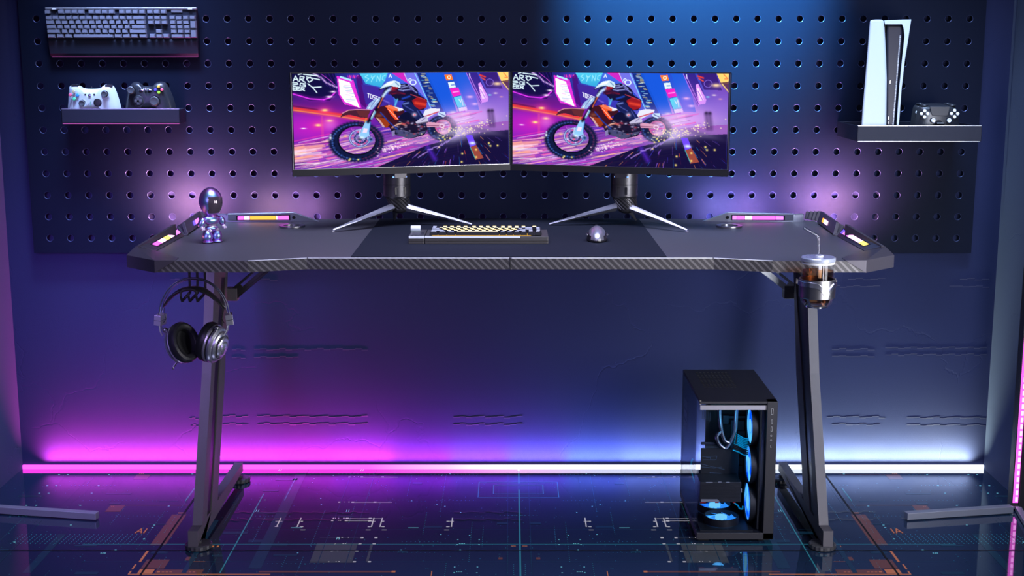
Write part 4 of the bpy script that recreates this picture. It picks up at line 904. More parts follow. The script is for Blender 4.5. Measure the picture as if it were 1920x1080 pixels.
# ================================================================== DESK MAT, KEYBOARDS, MOUSE, FIGURINE
y0, y1 = UZ(950, 482.3, DZ).y, YB-.012; x0 = UZ(658, 482.3, DZ).x; x1 = UZ(1250, 482.3, DZ).x
bm = B(); box(bm, ((x0+x1)/2, (y0+y1)/2, DZ+.0012), (x1-x0, y1-y0, .0022)); tag(obj('desk_mat', bm, 'mat_cloth', bev=.0006), 'dark grey desk mat covering the middle of the desktop', 'desk mat')
MT = DZ+.0024
KC = {}
def keycap(wd, dp, h, m, top_m=None):
    k = (round(wd, 4), round(dp, 4), h, m, top_m)
    if k not in KC:
        bm = B(); a, b_ = wd/2, dp/2; ti = .0022
        loft(bm, [[Vector(p) for p in ((-a, -b_, 0), (a, -b_, 0), (a, b_, 0), (-a, b_, 0))], [Vector(p) for p in ((-a+.0005, -b_+.0005, h*.4), (a-.0005, -b_+.0005, h*.4), (a-.0005, b_-.0005, h*.4), (-a+.0005, b_-.0005, h*.4))],
                  [Vector(p) for p in ((-a+ti, -b_+ti*.8, h), (a-ti, -b_+ti*.8, h), (a-ti, b_-ti*.5, h), (-a+ti, b_-ti*.5, h))]]+([] if not top_m else
                  [[Vector(p) for p in ((-a+ti*1.7, -b_+ti*1.7, h), (a-ti*1.7, -b_+ti*1.7, h), (a-ti*1.7, b_-ti*1.4, h), (-a+ti*1.7, b_-ti*1.4, h))]]))
        bmesh.ops.recalc_face_normals(bm, faces=bm.faces)
        for f in bm.faces:
            if f.normal.z > .9 and f.calc_center_median().z > h*.9 and (not top_m or f.calc_center_median().length < h*1.05): f.material_index = 1
        me = bpy.data.meshes.new('keycap'); bm.to_mesh(me); bm.free(); me.materials.append(M[m]); me.materials.append(M[top_m or m]); KC[k] = me
    return KC[k]
def put_keys(parent, keys, h, z, mfun):
    """keys: (x, y, w, d) in the keyboard's plane; the 100 largest are parts, the rest one part"""
    ks = sorted(keys, key=lambda k: -k[2]*k[3])
    for x, y, w, d in ks[:100]:
        m, t_ = mfun(x, y, w); o = bpy.data.objects.new('keycap', keycap(w, d, h, m, t_)); C.objects.link(o); o.parent = parent; o.location = (x, y, z)
    if len(ks) > 100:
        bm = B()
        for x, y, w, d in ks[100:]: box(bm, (x, y, z+h/2), (w-.002, d-.002, h))
        obj('small_keycaps', bm, mfun(ks[100][0], ks[100][1], 0)[0], parent, local=True, kind='stuff')
# --- keyboard hung on the pegboard.  local x right, y up the board, z out
kw = .404; 
c0 = UY(228, 60, 3.64)
kb = thing('keyboard', 'full-size keyboard with grey keys and black wrist rest hung on the pegboard', 'keyboard', (c0.x, 3.668, c0.z), (PI/2, 0, 0))
s_ = 3.575/F/4.32    # metres per traced pixel
KX = lambda x: (x-725)*s_
KY = lambda y: (259-y)*s_
bm = B(); box(bm, (0, KY(190), .012), (kw, KY(62)-KY(306), .02)); obj('case', bm, 'body_dark', kb, local=True, bev=.003)
bm = B(); box(bm, (0, KY(71), .019), (kw+.002, .006, .014)); obj('top_bar', bm, 'satin', kb, local=True, bev=.001, label='pale metal top bar')
bm = B(); 
loft(bm, [[Vector((x, KY(y), z)) for y, z in ((310, .004), (310, .020), (335, .022), (430, .017), (456, .010), (458, .004))] for x in (-kw/2+.0005, kw/2-.0005)])
obj('wrist_rest', bm, 'body_dark', kb, local=True, bev=.002)
M['pink_edge'] = emis('painted pink edge light', (1., .2, .9), .8)  # emission paints pink light from below onto the lower edges
bm = B(); box(bm, (0, KY(459.5), .008), (kw-.01, .0007, .004)); obj('edge_glow_paint', bm, 'pink_edge', kb, local=True)
bm = B(); box(bm, (KX(1175), KY(92), .023), (.03, .009, .003)); obj('info_plate', bm, 'panel_metal', kb, local=True, bev=.001)
for x in (187, 1285):
    bm = B(); box(bm, (KX(x), KY(76), .026), (.011, .003, .003)); obj('hanging_clip', bm, 'plastic_white', kb, local=True)
keys = []
def krow(y, h, xs): 
    for a, b_ in xs: keys.append(((KX(a)+KX(b_))/2, KY(y), abs(KX(b_)-KX(a))-.0006, h))
u = 54.3
rowh = .0105
krow(99, rowh, [(112, 158)]+[(216+i*u, 268+i*u) for i in range(4)]+[(461+i*u, 513+i*u) for i in range(4)]+[(708+i*u, 760+i*u) for i in range(4)]+[(935+i*u, 987+i*u) for i in range(3)])
krow(145, rowh, [(114+i*u, 166+i*u) for i in range(13)]+[(820, 920)]+[(937+i*u, 989+i*u) for i in range(3)]+[(1114+i*u, 1164+i*u) for i in range(4)])
krow(182, rowh, [(116, 185)]+[(190+i*u, 240+i*u) for i in range(12)]+[(845, 922)]+[(939+i*u, 991+i*u) for i in range(3)]+[(1117+i*u, 1167+i*u) for i in range(3)])
krow(218, rowh, [(118, 198)]+[(204+i*u, 254+i*u) for i in range(11)]+[(805, 924)]+[(1120+i*u, 1170+i*u) for i in range(3)])
krow(254, rowh, [(120, 228)]+[(238+i*u, 288+i*u) for i in range(10)]+[(786, 926), (1000, 1052)]+[(1122+i*u, 1172+i*u) for i in range(3)])
krow(290, rowh, [(122, 188), (194, 256), (262, 324), (330, 658), (664, 726), (732, 792), (798, 858), (864, 928), (948, 998), (1002, 1054), (1058, 1108), (1124, 1226), (1230, 1280)])
keys.append((KX(1306), KY(200), KX(1332)-KX(1282), .021)); keys.append((KX(1308), KY(272), KX(1334)-KX(1284), .021))
put_keys(kb, keys, .008, .0225, lambda x, y, w: ('key_grey', None))
# --- backlit keyboard on the desk.  local x right, y away, z up
kx0, kx1 = UZ(766, 457, MT).x, UZ(1028, 457, MT).x; ky0 = UZ(900, 457.5, MT).y; kd = .118
kc = (kx0+kx1)/2; kwid = kx1-kx0
kb2 = thing('keyboard', 'compact keyboard with glowing yellow keys on the desk mat', 'keyboard', (kc, ky0+kd/2, MT))
kh = .0175; mod = kwid*30/262
M['kb_case'] = mat('warm grey aluminium case', (.13, .125, .115), .4, .6, bump=.1, bscale=900)
M['kb_trim'] = mat('silver keyboard trim', (.8, .82, .86), .35, .3, em=(.6, .75, 1), es=.25)
bm = B(); xa, xb = -kwid/2+mod+.001, kwid/2; box(bm, ((xa+xb)/2, 0, kh/2), (xb-xa, kd, kh)); case = obj('case', bm, 'kb_case', kb2, local=True, bev=.0012)
bm = B(); box(bm, (-kwid/2+mod/2, 0, kh/2), (mod-.001, kd, kh)); module = obj('dial_module', bm, 'kb_case', kb2, local=True, bev=.0012)
bm = B(); box(bm, ((xa+xb)/2, -kd/2-.0004, kh*.42), (xb-xa-.001, .001, .0008)); box(bm, (-kwid/2+mod/2, -kd/2-.0004, kh*.42), (mod-.002, .001, .0008)); obj('seam', bm, 'rubber', case, local=True)
bm = B(); xt = xa+(xb-xa)*.77; box(bm, ((xa+xt)/2, -kd/2+.001, kh-.0015), (xt-xa, .004, .005)); obj('trim', bm, 'kb_trim', case, local=True, bev=.0005)
bm = B(); box(bm, (-kwid/2+mod/2, -kd/2+.001, kh-.0018), (mod-.002, .004, .0058)); obj('trim', bm, 'kb_trim', module, local=True, bev=.0005)
bm = B(); box(bm, (-kwid/2+mod*.52, -.02, kh+.0006), (mod*.72, .05, .0015)); obj('display', bm, 'plastic_dark', module, local=True, bev=.0006)
bm = B(); lathe(bm, [(0, -.5*mod*.62), (.007, -.5*mod*.62), (.0075, -.45*mod*.62), (.0075, .45*mod*.62), (.007, .5*mod*.62), (0, .5*mod*.62)], 24, T(-kwid/2+mod*.3, .028, kh+.007) @ Matrix.Rotation(PI/2, 4, 'Y')); obj('roller_dial', bm, 'kb_trim', module, local=True, smooth=True)
M['glow_plate'] = emis('backlight plate', srgb(255, 196, 70), 1.3)
bm = B(); pw = (xb-xa)-.016; box(bm, ((xa+xb)/2-.012, .003, kh+.0004), (pw-.04, .09, .001)); obj('backlight_plate', bm, 'glow_plate', kb2, local=True)
M['key_lit'] = emis('glowing key legend', srgb(255, 232, 165), 3.6); M['key_dim'] = mat('pale key legend', (.5, .54, .6), .4, em=(.6, .66, .8), es=.35)
keys = []; U = pw/16.6; x00 = xa+.008+U*.1; rows_ = [[1, -.5]+[1]*4+[-.25]+[1]*4+[-.25]+[1]*4+[-.6, 1], [1]*13+[2, -.1, 1], [1.5]+[1]*12+[1.5, -.1, 1], [1.75]+[1]*11+[2.25, -.1, 1], [2.25]+[1]*10+[1.75, 1, -.1, 1], [1.25, 1.25, 1.25, 6.25, 1, 1, 1, -.0, 1, 1, 1]]
for r_, row in enumerate(rows_):
    x = x00; y = .045-r_*.0172
    for w in row:
        if w > 0: keys.append((x+w*U/2, y, w*U-.0006, .0168))
        x += abs(w)*U
def lit(x, y, w):
    u_ = (x-xa)/(xb-xa)
    return ('plastic_black', 'key_lit') if (.1 < u_ < .76 and -.03 < y) or u_ > .93 or (y > .03 and u_ > .1) or w > .08 else ('plastic_black', 'key_dim')
put_keys(kb2, keys, .0085, kh+.0015, lit)
# --- mouse
mx0 = UZ(1121.5, 455, MT); mouse = thing('computer_mouse', 'silver and black mouse on the desk mat', 'mouse', (mx0.x, mx0.y+.05, MT), (0, 0, R(-2)))
def mouse_fn(k, lo):
    def f(v):
        y = v.y; taper = 1-.18*(y*.5+.5)
        z = max(v.z, lo); return Vector((v.x*taper, y, z*(1-.22*max(0, y))))
    return f
bm = B(); ellipsoid(bm, (0, 0, .002), (.0265, .055, .030), nu=40, nv=24, fn=mouse_fn(1, 0)); obj('mouse_base', bm, 'plastic_black', mouse, local=True, smooth=True)
bm = B()
def shell(v):
    w = mouse_fn(1, 0)(v); return w
ellipsoid(bm, (0, -.0006, .0022), (.0262, .0555, .0312), nu=48, nv=30, fn=shell)
bmesh.ops.delete(bm, geom=[f for f in bm.faces if f.calc_center_median().z < .006 or abs(f.calc_center_median().x) > .0165+.012*max(0, (f.calc_center_median().z-.012)/.02)-.002], context='FACES')
obj('mouse_shell', bm, 'satin', mouse, local=True, smooth=60)
bm = B(); lathe(bm, [(0, -.003), (.005, -.003), (.005, .003), (0, .003)], 16, T(0, .033, .0265) @ Matrix.Rotation(PI/2, 4, 'Y')); obj('scroll_wheel', bm, 'rubber', mouse, local=True)
bm = B()
for s in (1, -1): box(bm, (s*.0225, -.012, .0165), (.004, .05, .005), Euler((0, s*R(45), s*R(4))))
obj('side_trim', bm, 'chrome', mouse, local=True, bev=.001)
# --- figurine
def iri():
    m = mat('iridescent pearl chrome', (.5, .3, .7), .34, 1.); nt = m.node_tree; L = nt.links.new; b = nt.nodes['Principled BSDF']
    lw = nt.nodes.new('ShaderNodeLayerWeight'); lw.inputs[0].default_value = .55; cr = nt.nodes.new('ShaderNodeValToRGB'); els = cr.color_ramp.elements
    st = [(0, (.45, .45, .95)), (.14, (.3, .7, .9)), (.3, (.65, .4, .95)), (.55, (.9, .35, .85)), (.82, (.5, .3, .9)), (1, (.8, .55, 1))]
    while len(els) < len(st): els.new(.5)
    for e, (p, c) in zip(els, st): e.position = p; e.color = (*c, 1)
    L(lw.outputs['Facing'], cr.inputs[0]); L(cr.outputs[0], b.inputs['Base Color']); return m
M['iri'] = iri(); M['pearl'] = mat('pearl grey', (.75, .65, .75), .25, .6); M['visor'] = mat('smoked visor', (.12, .09, .11), .08, .5, coat=1.)
fp = UZ(395, 457, DZ); fs = fp.y
fig = thing('astronaut_figurine', 'small iridescent robot astronaut figurine standing on the left of the desk', 'figurine', (fp.x, fp.y+.018, DZ), (0, 0, R(44)))
k = 1/1000.
def E(name, c, s, m, rot=None, fn=None, par=fig, sm=True, lab=None):
    bm = B(); ellipsoid(bm, [x*k for x in c], [x*k for x in s], rot, 32, 20, fn); return obj(name, bm, m, par, local=True, smooth=sm, label=lab)
def egg(v): 
    t = v.z; return Vector((v.x*(1+.16*t if t < 0 else 1+.02*t), v.y*(1+.18*t if t < 0 else 1), v.z))
head = E('helmet', (0, 0, 95), (27, 28, 35.5), 'iri', fn=egg)
# visor : front patch of a slightly larger egg
bm = B(); ellipsoid(bm, (0, -.0006, .095), (.0274, .0284, .0358), None, 64, 44, egg)
bmesh.ops.delete(bm, geom=[f for f in bm.faces if not (f.calc_center_median().y < -.004 and abs(f.calc_center_median().x) < .0185-.15*max(0, .09-f.calc_center_median().z) and .0715 < f.calc_center_median().z < .1095)], context='FACES')
obj('visor', bm, 'visor', head, local=True, smooth=60)
bm = B(); lathe(bm, [(.010, .060), (.0125, .062), (.0105, .064), (.0125, .066), (.010, .070)], 24); obj('neck_ring', bm, 'pearl', head, local=True, smooth=True)
def trunk(v): return Vector((v.x*(1+.28*v.z), v.y, v.z if v.z > -.6 else -.6))
E('torso', (0, 0, 53.5), (22, 15, 13.5), 'iri', fn=trunk)
bm = B(); lathe(bm, [(.0, .036), (.009, .036), (.0115, .0385), (.0095, .041), (.0115, .0435), (.009, .046), (0, .046)], 24); obj('waist_ring', bm, 'pearl', fig, local=True, smooth=True)
E('pelvis', (0, 0, 34.5), (16, 12, 7.5), 'iri')
for s in (1, -1):
    arm = E('arm', (s*27, -1, 49.5), (8, 8.5, 13), 'iri', Euler((R(8), R(-24*s), 0)))
    hnd = E('hand', (s*29, -6, 36.5), (5.2, 5.6, 5.4), 'pearl', par=arm)
    for j in range(4): E('finger', (s*(26+2.0*j), -11, 34.5-.4*abs(1.5-j)), (1.2, 2.2, 3.0), 'pearl', Euler((R(-25), 0, 0)), par=arm)
    E('thumb', (s*24.3, -7.5, 37.5), (1.5, 2.4, 2.4), 'pearl', Euler((0, 0, s*R(30))), par=arm)
    leg = E('leg', (s*12.5, 0, 17.5), (12, 12.5, 14.5), 'iri', fn=lambda v: Vector((v.x*(1-.22*v.z), v.y*(1-.15*v.z), max(v.z, -.82))))
    bm = B(); lathe(bm, [(.0055, -.004), (.007, -.0015), (.0055, 0), (.007, .0015), (.0055, .004)], 18, T(s*.0095, -.004, .0305) @ Matrix.Rotation(s*R(35), 4, 'Y')); obj('hip_ring', bm, 'pearl', leg, local=True, smooth=True)
    E('foot', (s*12.5, -1.5, 3.4), (11.5, 13.5, 4.2), 'iri', fn=lambda v: Vector((v.x, v.y, max(v.z, -.8))))
# ================================================================== TRAYS AND WHAT STANDS IN THEM
def tray(x0, x1, yf, zt, zb, label, name='shelf_tray', chamf=.004):
    yb_ = PB-.0005; t = .0035
    o = thing(name, label, 'shelf', ((x0+x1)/2, yb_, zb))
    w = x1-x0; d = yb_-yf
    bm = B(); box(bm, ((x0+x1)/2, (yf+yb_)/2, zb+t/2), (w, d, t)); obj('tray_floor', bm, 'tray', o, bev=.001)
    bm = B(); box(bm, ((x0+x1)/2, yf+t/2, (zt+zb)/2), (w, t, zt-zb)); 
    for x in (x0+t/2, x1-t/2): box(bm, (x, (yf+yb_)/2, (zt+zb)/2), (t, d, zt-zb))
    box(bm, ((x0+x1)/2, yb_-t/2, (zt+zb)/2), (w, t, zt-zb)); obj('tray_rim', bm, 'tray', o, bev=.0014)
    bm = B(); box(bm, ((x0+x1)/2, yf+t/2, zt+.0004), (w-.003, t*.6, .0012)); obj('rim_edge', bm, 'satin', o, label='bright top edge')
    return o
# left tray
yl = 3.608; a = UY(114, 204.5, yl); b_ = UY(338, 231.5, yl)
tl = tray(a.x, b_.x, yl, a.z, b_.z, 'small metal shelf tray holding two game controllers below the hung keyboard')
bm = B(); box(bm, ((a.x+b_.x)/2, yl+.001, b_.z-.0006), (b_.x-a.x-.006, .002, .0012)); obj('edge_glow_paint', bm, 'pink_edge', tl)
lz = b_.z+.0035
ya_ = 3.455; a2 = UY(1608, 236, ya_); b2 = UY(1840, 265, ya_)
tr = tray(a2.x, b2.x, ya_, a2.z, b2.z, 'deep metal shelf tray holding the white game console')
bm = B(); box(bm, ((a2.x+b2.x)/2, ya_+.001, b2.z-.0005), (b2.x-a2.x-.006, .002, .001)); obj('lower_edge', bm, 'satin', tr)
rz = b2.z+.0035
for x in (.2, .3):   # ribs on the tray floor behind the console
    pass
M['ctrl_white'] = mat('white controller plastic', (.48, .55, .6), .4, bump=.1, bscale=900)
M['ctrl_black'] = mat('black controller plastic', (.018, .02, .026), .3, bump=.1, bscale=900)
M['stick'] = mat('grey rubber stick', (.05, .055, .065), .5)
def cm(name, c): M[name] = mat(name, srgb(*c), .3, coat=.4); return name
cm('pink button', (240, 110, 140)); cm('beige button', (190, 180, 140)); cm('blue button', (60, 150, 235)); cm('green button', (80, 215, 150)); cm('lime button', (150, 220, 60)); cm('yellow button', (235, 205, 80)); cm('violet button', (95, 80, 225))
cm('white button', (235, 238, 245))
def controller(name_, label, outline, s, ox, oz, x0, z0, yc, mbody, th=.02, tilt=0., group=None):
    """outline and details in traced units; (ox, oz) is the unit that sits at world (x0, z0)"""
    o = thing('game_controller', label, 'game controller', (x0, yc, z0), (R(tilt), 0, 0), group)
    PL = lambda u, v, w: Vector(((u-ox)*s, -w, (oz-v)*s))
    bm = B(); pillow(bm, outline, th, PL, rings=9)
    body = obj('body', bm, mbody, o, local=True, smooth=60)
    def disc(nm, u, v, r, m, w=th, h=.004, dome=.6, par=None, label=None):
        bm = B(); c = PL(u, v, w-.0015); rr = r*s
        lathe(bm, [(0, 0), (rr, 0), (rr, h*.6), (rr*.85, h*.92), (rr*dome, h), (0, h)], 28, T(*c) @ Matrix.Rotation(PI/2, 4, 'X')); return obj(nm, bm, m, par or o, local=True, smooth=True, label=label)
    def stick(u, v, r, mring, mcap='stick', mtop='stick'):
        bm = B(); c = PL(u, v, th-.0018); rr = r*s
        lathe(bm, [(rr*1.02, 0), (rr*1.12, .001), (rr*1.1, .003), (rr*.98, .0028), (rr*.95, 0)], 32, T(*c) @ Matrix.Rotation(PI/2, 4, 'X'), cap=False); st_ = obj('stick_ring', bm, mring, o, local=True, smooth=True)
        bm = B(); lathe(bm, [(rr*.5, .000), (rr*.5, .006), (rr*.9, .0075), (rr*.92, .010), (rr*.75, .0115), (rr*.45, .0105), (0, .0105)], 32, T(*c) @ Matrix.Rotation(PI/2, 4, 'X')); obj('stick_cap', bm, mcap, st_, local=True, smooth=True)
        bm = B(); lathe(bm, [(0, 0), (rr*.9, 0), (rr*.9, .0012), (0, .0012)], 28, T(*c) @ Matrix.Rotation(PI/2, 4, 'X')); obj('stick_well', bm, 'plastic_black', st_, local=True)
    return o, PL, disc, stick
s7 = 3.60/F/7.68*1.0
# white pad : traced origin (520, 690) on the tray floor
gx = UY(110+520/7.68, 230, 3.63).x; 
wo = [(175, 190), (235, 168), (300, 162), (350, 200), (420, 216), (500, 220), (580, 216), (640, 204), (690, 162), (760, 170), (815, 190), (850, 270), (885, 400), (905, 520), (890, 650), (820, 680), (740, 600), (640, 545), (520, 540), (400, 545), (300, 600), (220, 680), (150, 650), (132, 520), (145, 400), (158, 290)]
o, PL, disc, stick = controller('white', 'white game controller with pastel buttons in the left shelf tray', wo, s7, 520, 690, gx, lz, 3.640, 'ctrl_white', .02)
o.location.y = 3.637
for u_, v_, m_ in ((262, 256, 'beige button'), (213, 304, 'pink button'), (314, 308, 'blue button'), (266, 362, 'green button')): disc('button', u_, v_, 24, m_, label=m_)
stick(712, 292, 50, 'ctrl_white'); stick(383, 422, 48, 'ctrl_white')
disc('dpad_well', 597, 415, 58, 'plastic_black', h=.0025); disc('guide_button', 490, 310, 22, 'chrome')
for u_ in (427, 556):
    bm = B(); c = PL(u_, 298, .0195); box(bm, c, (22*s7, .002, 20*s7)); obj('small_button', bm, 'plastic_dark', o, local=True)
bm = B()
for k_ in range(4): box(bm, PL(496, 402+16*k_, .0198), (12*s7, .001, 5*s7))
obj('player_leds', bm, 'green button', o, local=True)
bm = B()
for s in (-1, 1): bar(bm, PL(510+s*190, 178, .006), PL(510+s*290, 176, .004), .012, .006)
tube(bm, [PL(493, 215, 0), PL(493, 190, 0)], .0015, 8); obj('bumper', bm, 'plastic_black', o, local=True, bev=.001)
gx2 = UY(110+1310/7.68, 230, 3.63).x
bo = [(1010, 250), (1050, 170), (1100, 128), (1160, 122), (1205, 150), (1235, 178), (1300, 182), (1370, 178), (1420, 135), (1480, 118), (1540, 125), (1590, 175), (1640, 290), (1680, 420), (1700, 560), (1680, 660), (1610, 680), (1530, 600), (1430, 555), (1310, 550), (1200, 555), (1110, 600), (1040, 680), (975, 660), (955, 540), (975, 400)]
o, PL, disc, stick = controller('black', 'black game controller with coloured buttons in the left shelf tray', bo, s7, 1310, 690, gx2, lz, 3.640, 'ctrl_black', .02)
o.location.y = 3.637
for u_, v_, m_ in ((1480, 186, 'yellow button'), (1526, 229, 'pink button'), (1433, 233, 'violet button'), (1480, 272, 'lime button')): disc('button', u_, v_, 21, m_, w=.0185, h=.005, label=m_)
stick(1090, 236, 58, 'ctrl_black'); stick(1420, 392, 74, 'ctrl_black')
dp = disc('dpad_disc', 1183, 392, 80, 'ctrl_black')
bm = B(); c = PL(1183, 392, .0225); box(bm, c, (110*s7, .003, 36*s7)); box(bm, c, (36*s7, .003, 110*s7)); obj('dpad_cross', bm, 'stick', dp, local=True, bev=.0006)
bm = B(); 
for s in (1, -1): ellipsoid(bm, PL(1290+s*60, 237, .0195), (.0065, .002, .0026), Euler((0, R(s*4), 0)), 20, 10)
ellipsoid(bm, PL(1290, 228, .020), (.0035, .002, .0045), None, 16, 10); obj('centre_badge', bm, 'chrome', o, local=True, smooth=True)
# pads by the console
s11 = 3.52/F/11.29
do = [(425, 330), (445, 262), (490, 225), (560, 212), (640, 208), (760, 200), (860, 198), (960, 200), (1060, 208), (1130, 212), (1200, 232), (1240, 280), (1285, 380), (1320, 520), (1340, 700), (1315, 870), (1240, 900), (1150, 760), (1060, 660), (860, 640), (670, 660), (580, 760), (490, 900), (415, 870), (392, 700), (405, 500)]
def dual(yc, dx, label):
    g = UY(1680+860/11.29+dx, 240, yc); sf = s11*yc/3.52
    zz = rz
    o, PL, disc, stick = controller('dual', label, do, sf, 860, 900, g.x, zz+.0012, yc, 'ctrl_black', .018)
    for u_, v_ in ((550, 326), (484, 386), (616, 384), (552, 455), (1175, 320), (1112, 384), (1242, 387), (1181, 450)): disc('button', u_, v_, 35, 'white button', w=.0165, h=.0035)
    stick(718, 522, 50, 'ctrl_black', 'white button'); stick(1050, 522, 50, 'ctrl_black', 'white button')
    bm = B(); prism(bm, [PL(u_, v_, .0188) for u_, v_ in ((650, 240), (1062, 240), (1040, 400), (1020, 428), (715, 428), (692, 400))], (0, .003, 0)); obj('touchpad', bm, 'plastic_dark', o, local=True, bev=.0008)
    bm = B(); box(bm, PL(886, 580, .018), (140*sf, .002, 12*sf)); obj('light_bar', bm, 'white button', o, local=True)
    for s in (1, -1):
        bm = B(); ellipsoid(bm, PL(860+s*290, 218, .002), (.0105, .010, .0042), None, 20, 12); obj('trigger', bm, 'ctrl_black', o, local=True, smooth=True)
    return o
zsh = UY(1756, 197, 3.50).z
dual(3.515, 0, 'black game controller with white buttons standing in front of its twin by the console')
dual(3.565, -8.2, 'black game controller mostly hidden behind another one beside the console')
# console
yc_ = 3.50
con = thing('game_console', 'tall white and black game console standing in the right shelf tray', 'game console', UY(1645, 236, yc_))
c5 = lambda x, y, Y=yc_: UY(1600+x/5.1417, 30+y/5.1417, Y)
con.location.z = rz
def plate(pts, name, m, y0, y1, bev=.002, front_in=0.):
    bm = B(); P0 = []
    for x, y in pts:
        p = c5(x, y); p.y = y0
        if y > 1040: p.z = rz+.0015
        P0.append(p)
    prism(bm, P0, ((y1-y0)*con.location.x/con.location.y, y1-y0, 0)); return obj(name, bm, m, con, bev=bev, seg=3)
plate([(130, 42), (180, 36), (250, 36), (262, 52), (270, 120), (282, 330), (292, 600), (292, 1060), (45, 1060), (62, 860), (85, 600), (108, 320)], 'side_plate', 'ctrl_white', yc_-.03, yc_+.13, .005)
plate([(268, 45), (400, 38), (528, 35), (500, 220), (468, 420), (436, 700), (406, 1060), (384, 1060), (410, 700), (440, 400), (462, 200), (455, 130), (440, 84), (275, 84)], 'side_plate', 'ctrl_white', yc_-.028, yc_+.13, .0015)
core = plate([(283, 80), (440, 80), (462, 120), (466, 180), (440, 420), (412, 700), (386, 1060), (291, 1060), (291, 600), (282, 330)], 'core', 'plastic_black', yc_-.012, yc_+.12, .004)
M['gloss_black'] = mat('gloss black plastic', (.012, .012, .024), .4, spec=.35)
plate([(300, 84), (432, 84), (448, 110), (450, 160), (430, 400), (404, 660), (372, 1060), (300, 1060)], 'front_spine', 'gloss_black', yc_-.022, yc_-.010, .005)
bm = B()
for k_ in range(95):
    t_ = k_/94; y = 190+t_*860; xr = 458-(t_**1.0)*70
    p = c5(xr-6, y, yc_-.0225); box(bm, p, (.0030, .002, .0009))
for k_ in range(60):
    y = 105+k_*9; p = c5(284+k_*.12, y, yc_-.0225); box(bm, p, (.0018, .002, .0009))
obj('vent', bm, 'white button', core, kind='stuff')
bm = B()
for x, y, h in ((355, 635, 30), (338, 985, 30), (336, 1030, 20)): box(bm, c5(x, y, yc_-.0222), (.0012, .001, h/5.14*yc_/F))
obj('port', bm, 'satin', core)
# ================================================================== PC TOWER
yf = UZ(1380, 1014, .004).y
q = UY(1306, 1014, yf); q2 = UY(1451, 1014, yf); zt = UY(1385, 753, yf).z; yb = UZ(1347, 692.7, zt).y
X0, X1 = UY(1309.5, 870, yf).x, UY(1454.5, 870, yf).x; Zb = .008
pc = thing('desktop_computer', 'black glass-fronted computer tower with blue glowing fans on the floor', 'computer', ((X0+X1)/2, (yf+yb)/2, 0))
w = X1-X0; d = yb-yf; colw = w*.30-.002; cw = UY(1459, 753, yf).x-UY(1440, 753, yf).x
cw = w*58/430
M['case'] = mat('black case paint', (.014, .014, .021), .55, .0, bump=.2, bscale=1500)
M['case_in'] = mat('case interior black', (.01, .011, .014), .5)
xg = X1-cw
bm = B(); box(bm, ((X0+X1)/2, (yf+yb)/2, zt-.003), (w, d, .006)); topo = obj('top_panel', bm, 'case', pc, bev=.001)
bm = B()
for i in range(9):
    for j in range(12):
        box(bm, (X0+.032+.0096*i, yb-.03-.014*j, zt+.00005), (.0052, .0105, .0006))
obj('vent_slots', bm, 'rubber', topo, kind='stuff')
bm = B(); box(bm, ((X0+X1)/2, (yf+yb)/2, Zb+.008), (w, d, .016)); obj('bottom_panel', bm, 'case', pc, bev=.001)
bm = B(); box(bm, ((X0+X1)/2, yf+.002, Zb+.008), (w, .006, .017)); obj('front_sill', bm, 'case', pc, bev=.001)
bm = B(); box(bm, (xg+cw/2, yf+.012, (Zb+zt)/2), (cw, .026, zt-Zb)); fcol = obj('front_column', bm, 'case', pc, bev=.001)
bm = B(); box(bm, (X1-.0015, (yf+yb)/2, (Zb+zt)/2), (.003, d, zt-Zb-.004)); obj('side_panel', bm, 'case', pc)
# the rear and the rear part of the left side with slots
bm = B(); box(bm, (X0+.02, yb-.001, (Zb+zt)/2), (.04, .002, zt-Zb-.01)); obj('rear_panel', bm, 'case_in', pc)
bm = B(); box(bm, ((X0+.045+xg)/2, yf+d*.62, (Zb+zt)/2), (xg-X0-.045, .003, zt-Zb-.014)); tray_ = obj('motherboard_tray', bm, 'case_in', pc)
zi = lambda py: UY(1380, py, yf+.12).z
# ports on the front column
bm = B(); xc = xg+cw*.47
def zf(y): return UY(1448, 680+y/2.92, yf).z
def ringbox(cx, z, a, h, t=.0008):
    for x in (-a/2, a/2): box(bm, (cx+x, yf-.0012, z), (t, .0012, h))
    for zz in (-h/2, h/2): box(bm, (cx, yf-.0012, z+zz), (a+t, .0012, t))
ringbox(xc, zf(267), .0045, .0145, .001); ringbox(xc, zf(323), .0032, .011); ringbox(xc, zf(363), .0032, .011)
for y in (399, 423): lathe(bm, [(.0014, 0), (.0022, 0), (.0022, .0012), (.0014, .0012)], 16, T(xc-.0005, yf-.001, zf(y)) @ Matrix.Rotation(PI/2, 4, 'X'), cap=False)
box(bm, (xc-.001, yf-.0012, zf(458)), (.0006, .001, .006)); box(bm, (xc, yf-.0012, zf(464)), (.002, .001, .0006))
obj('ports', bm, 'satin', fcol)
# silver bar behind the front glass
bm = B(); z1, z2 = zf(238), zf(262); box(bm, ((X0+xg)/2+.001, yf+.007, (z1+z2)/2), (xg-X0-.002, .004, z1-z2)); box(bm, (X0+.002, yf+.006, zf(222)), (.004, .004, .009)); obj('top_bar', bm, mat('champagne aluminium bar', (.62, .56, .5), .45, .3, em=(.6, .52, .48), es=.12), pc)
bm = B(); box(bm, ((X0+xg)/2, yf+.003, (Zb+zt)/2+.004), (xg-X0-.002, .003, zt-Zb-.026)); obj('front_glass', bm, 'case_glass', pc)
bm = B(); box(bm, (X0+.0012, (yf+yb)/2+.004, (Zb+zt)/2+.004), (.0025, d-.014, zt-Zb-.026)); obj('side_glass', bm, 'case_glass', pc)
bm = B(); 
for j in range(5):
    for i in range(3): box(bm, (X0+.0005, yb-.05-.011*j, zt-.075-.028*i), (.0008, .004, .022))
obj('side_slots', bm, 'tray', pc)
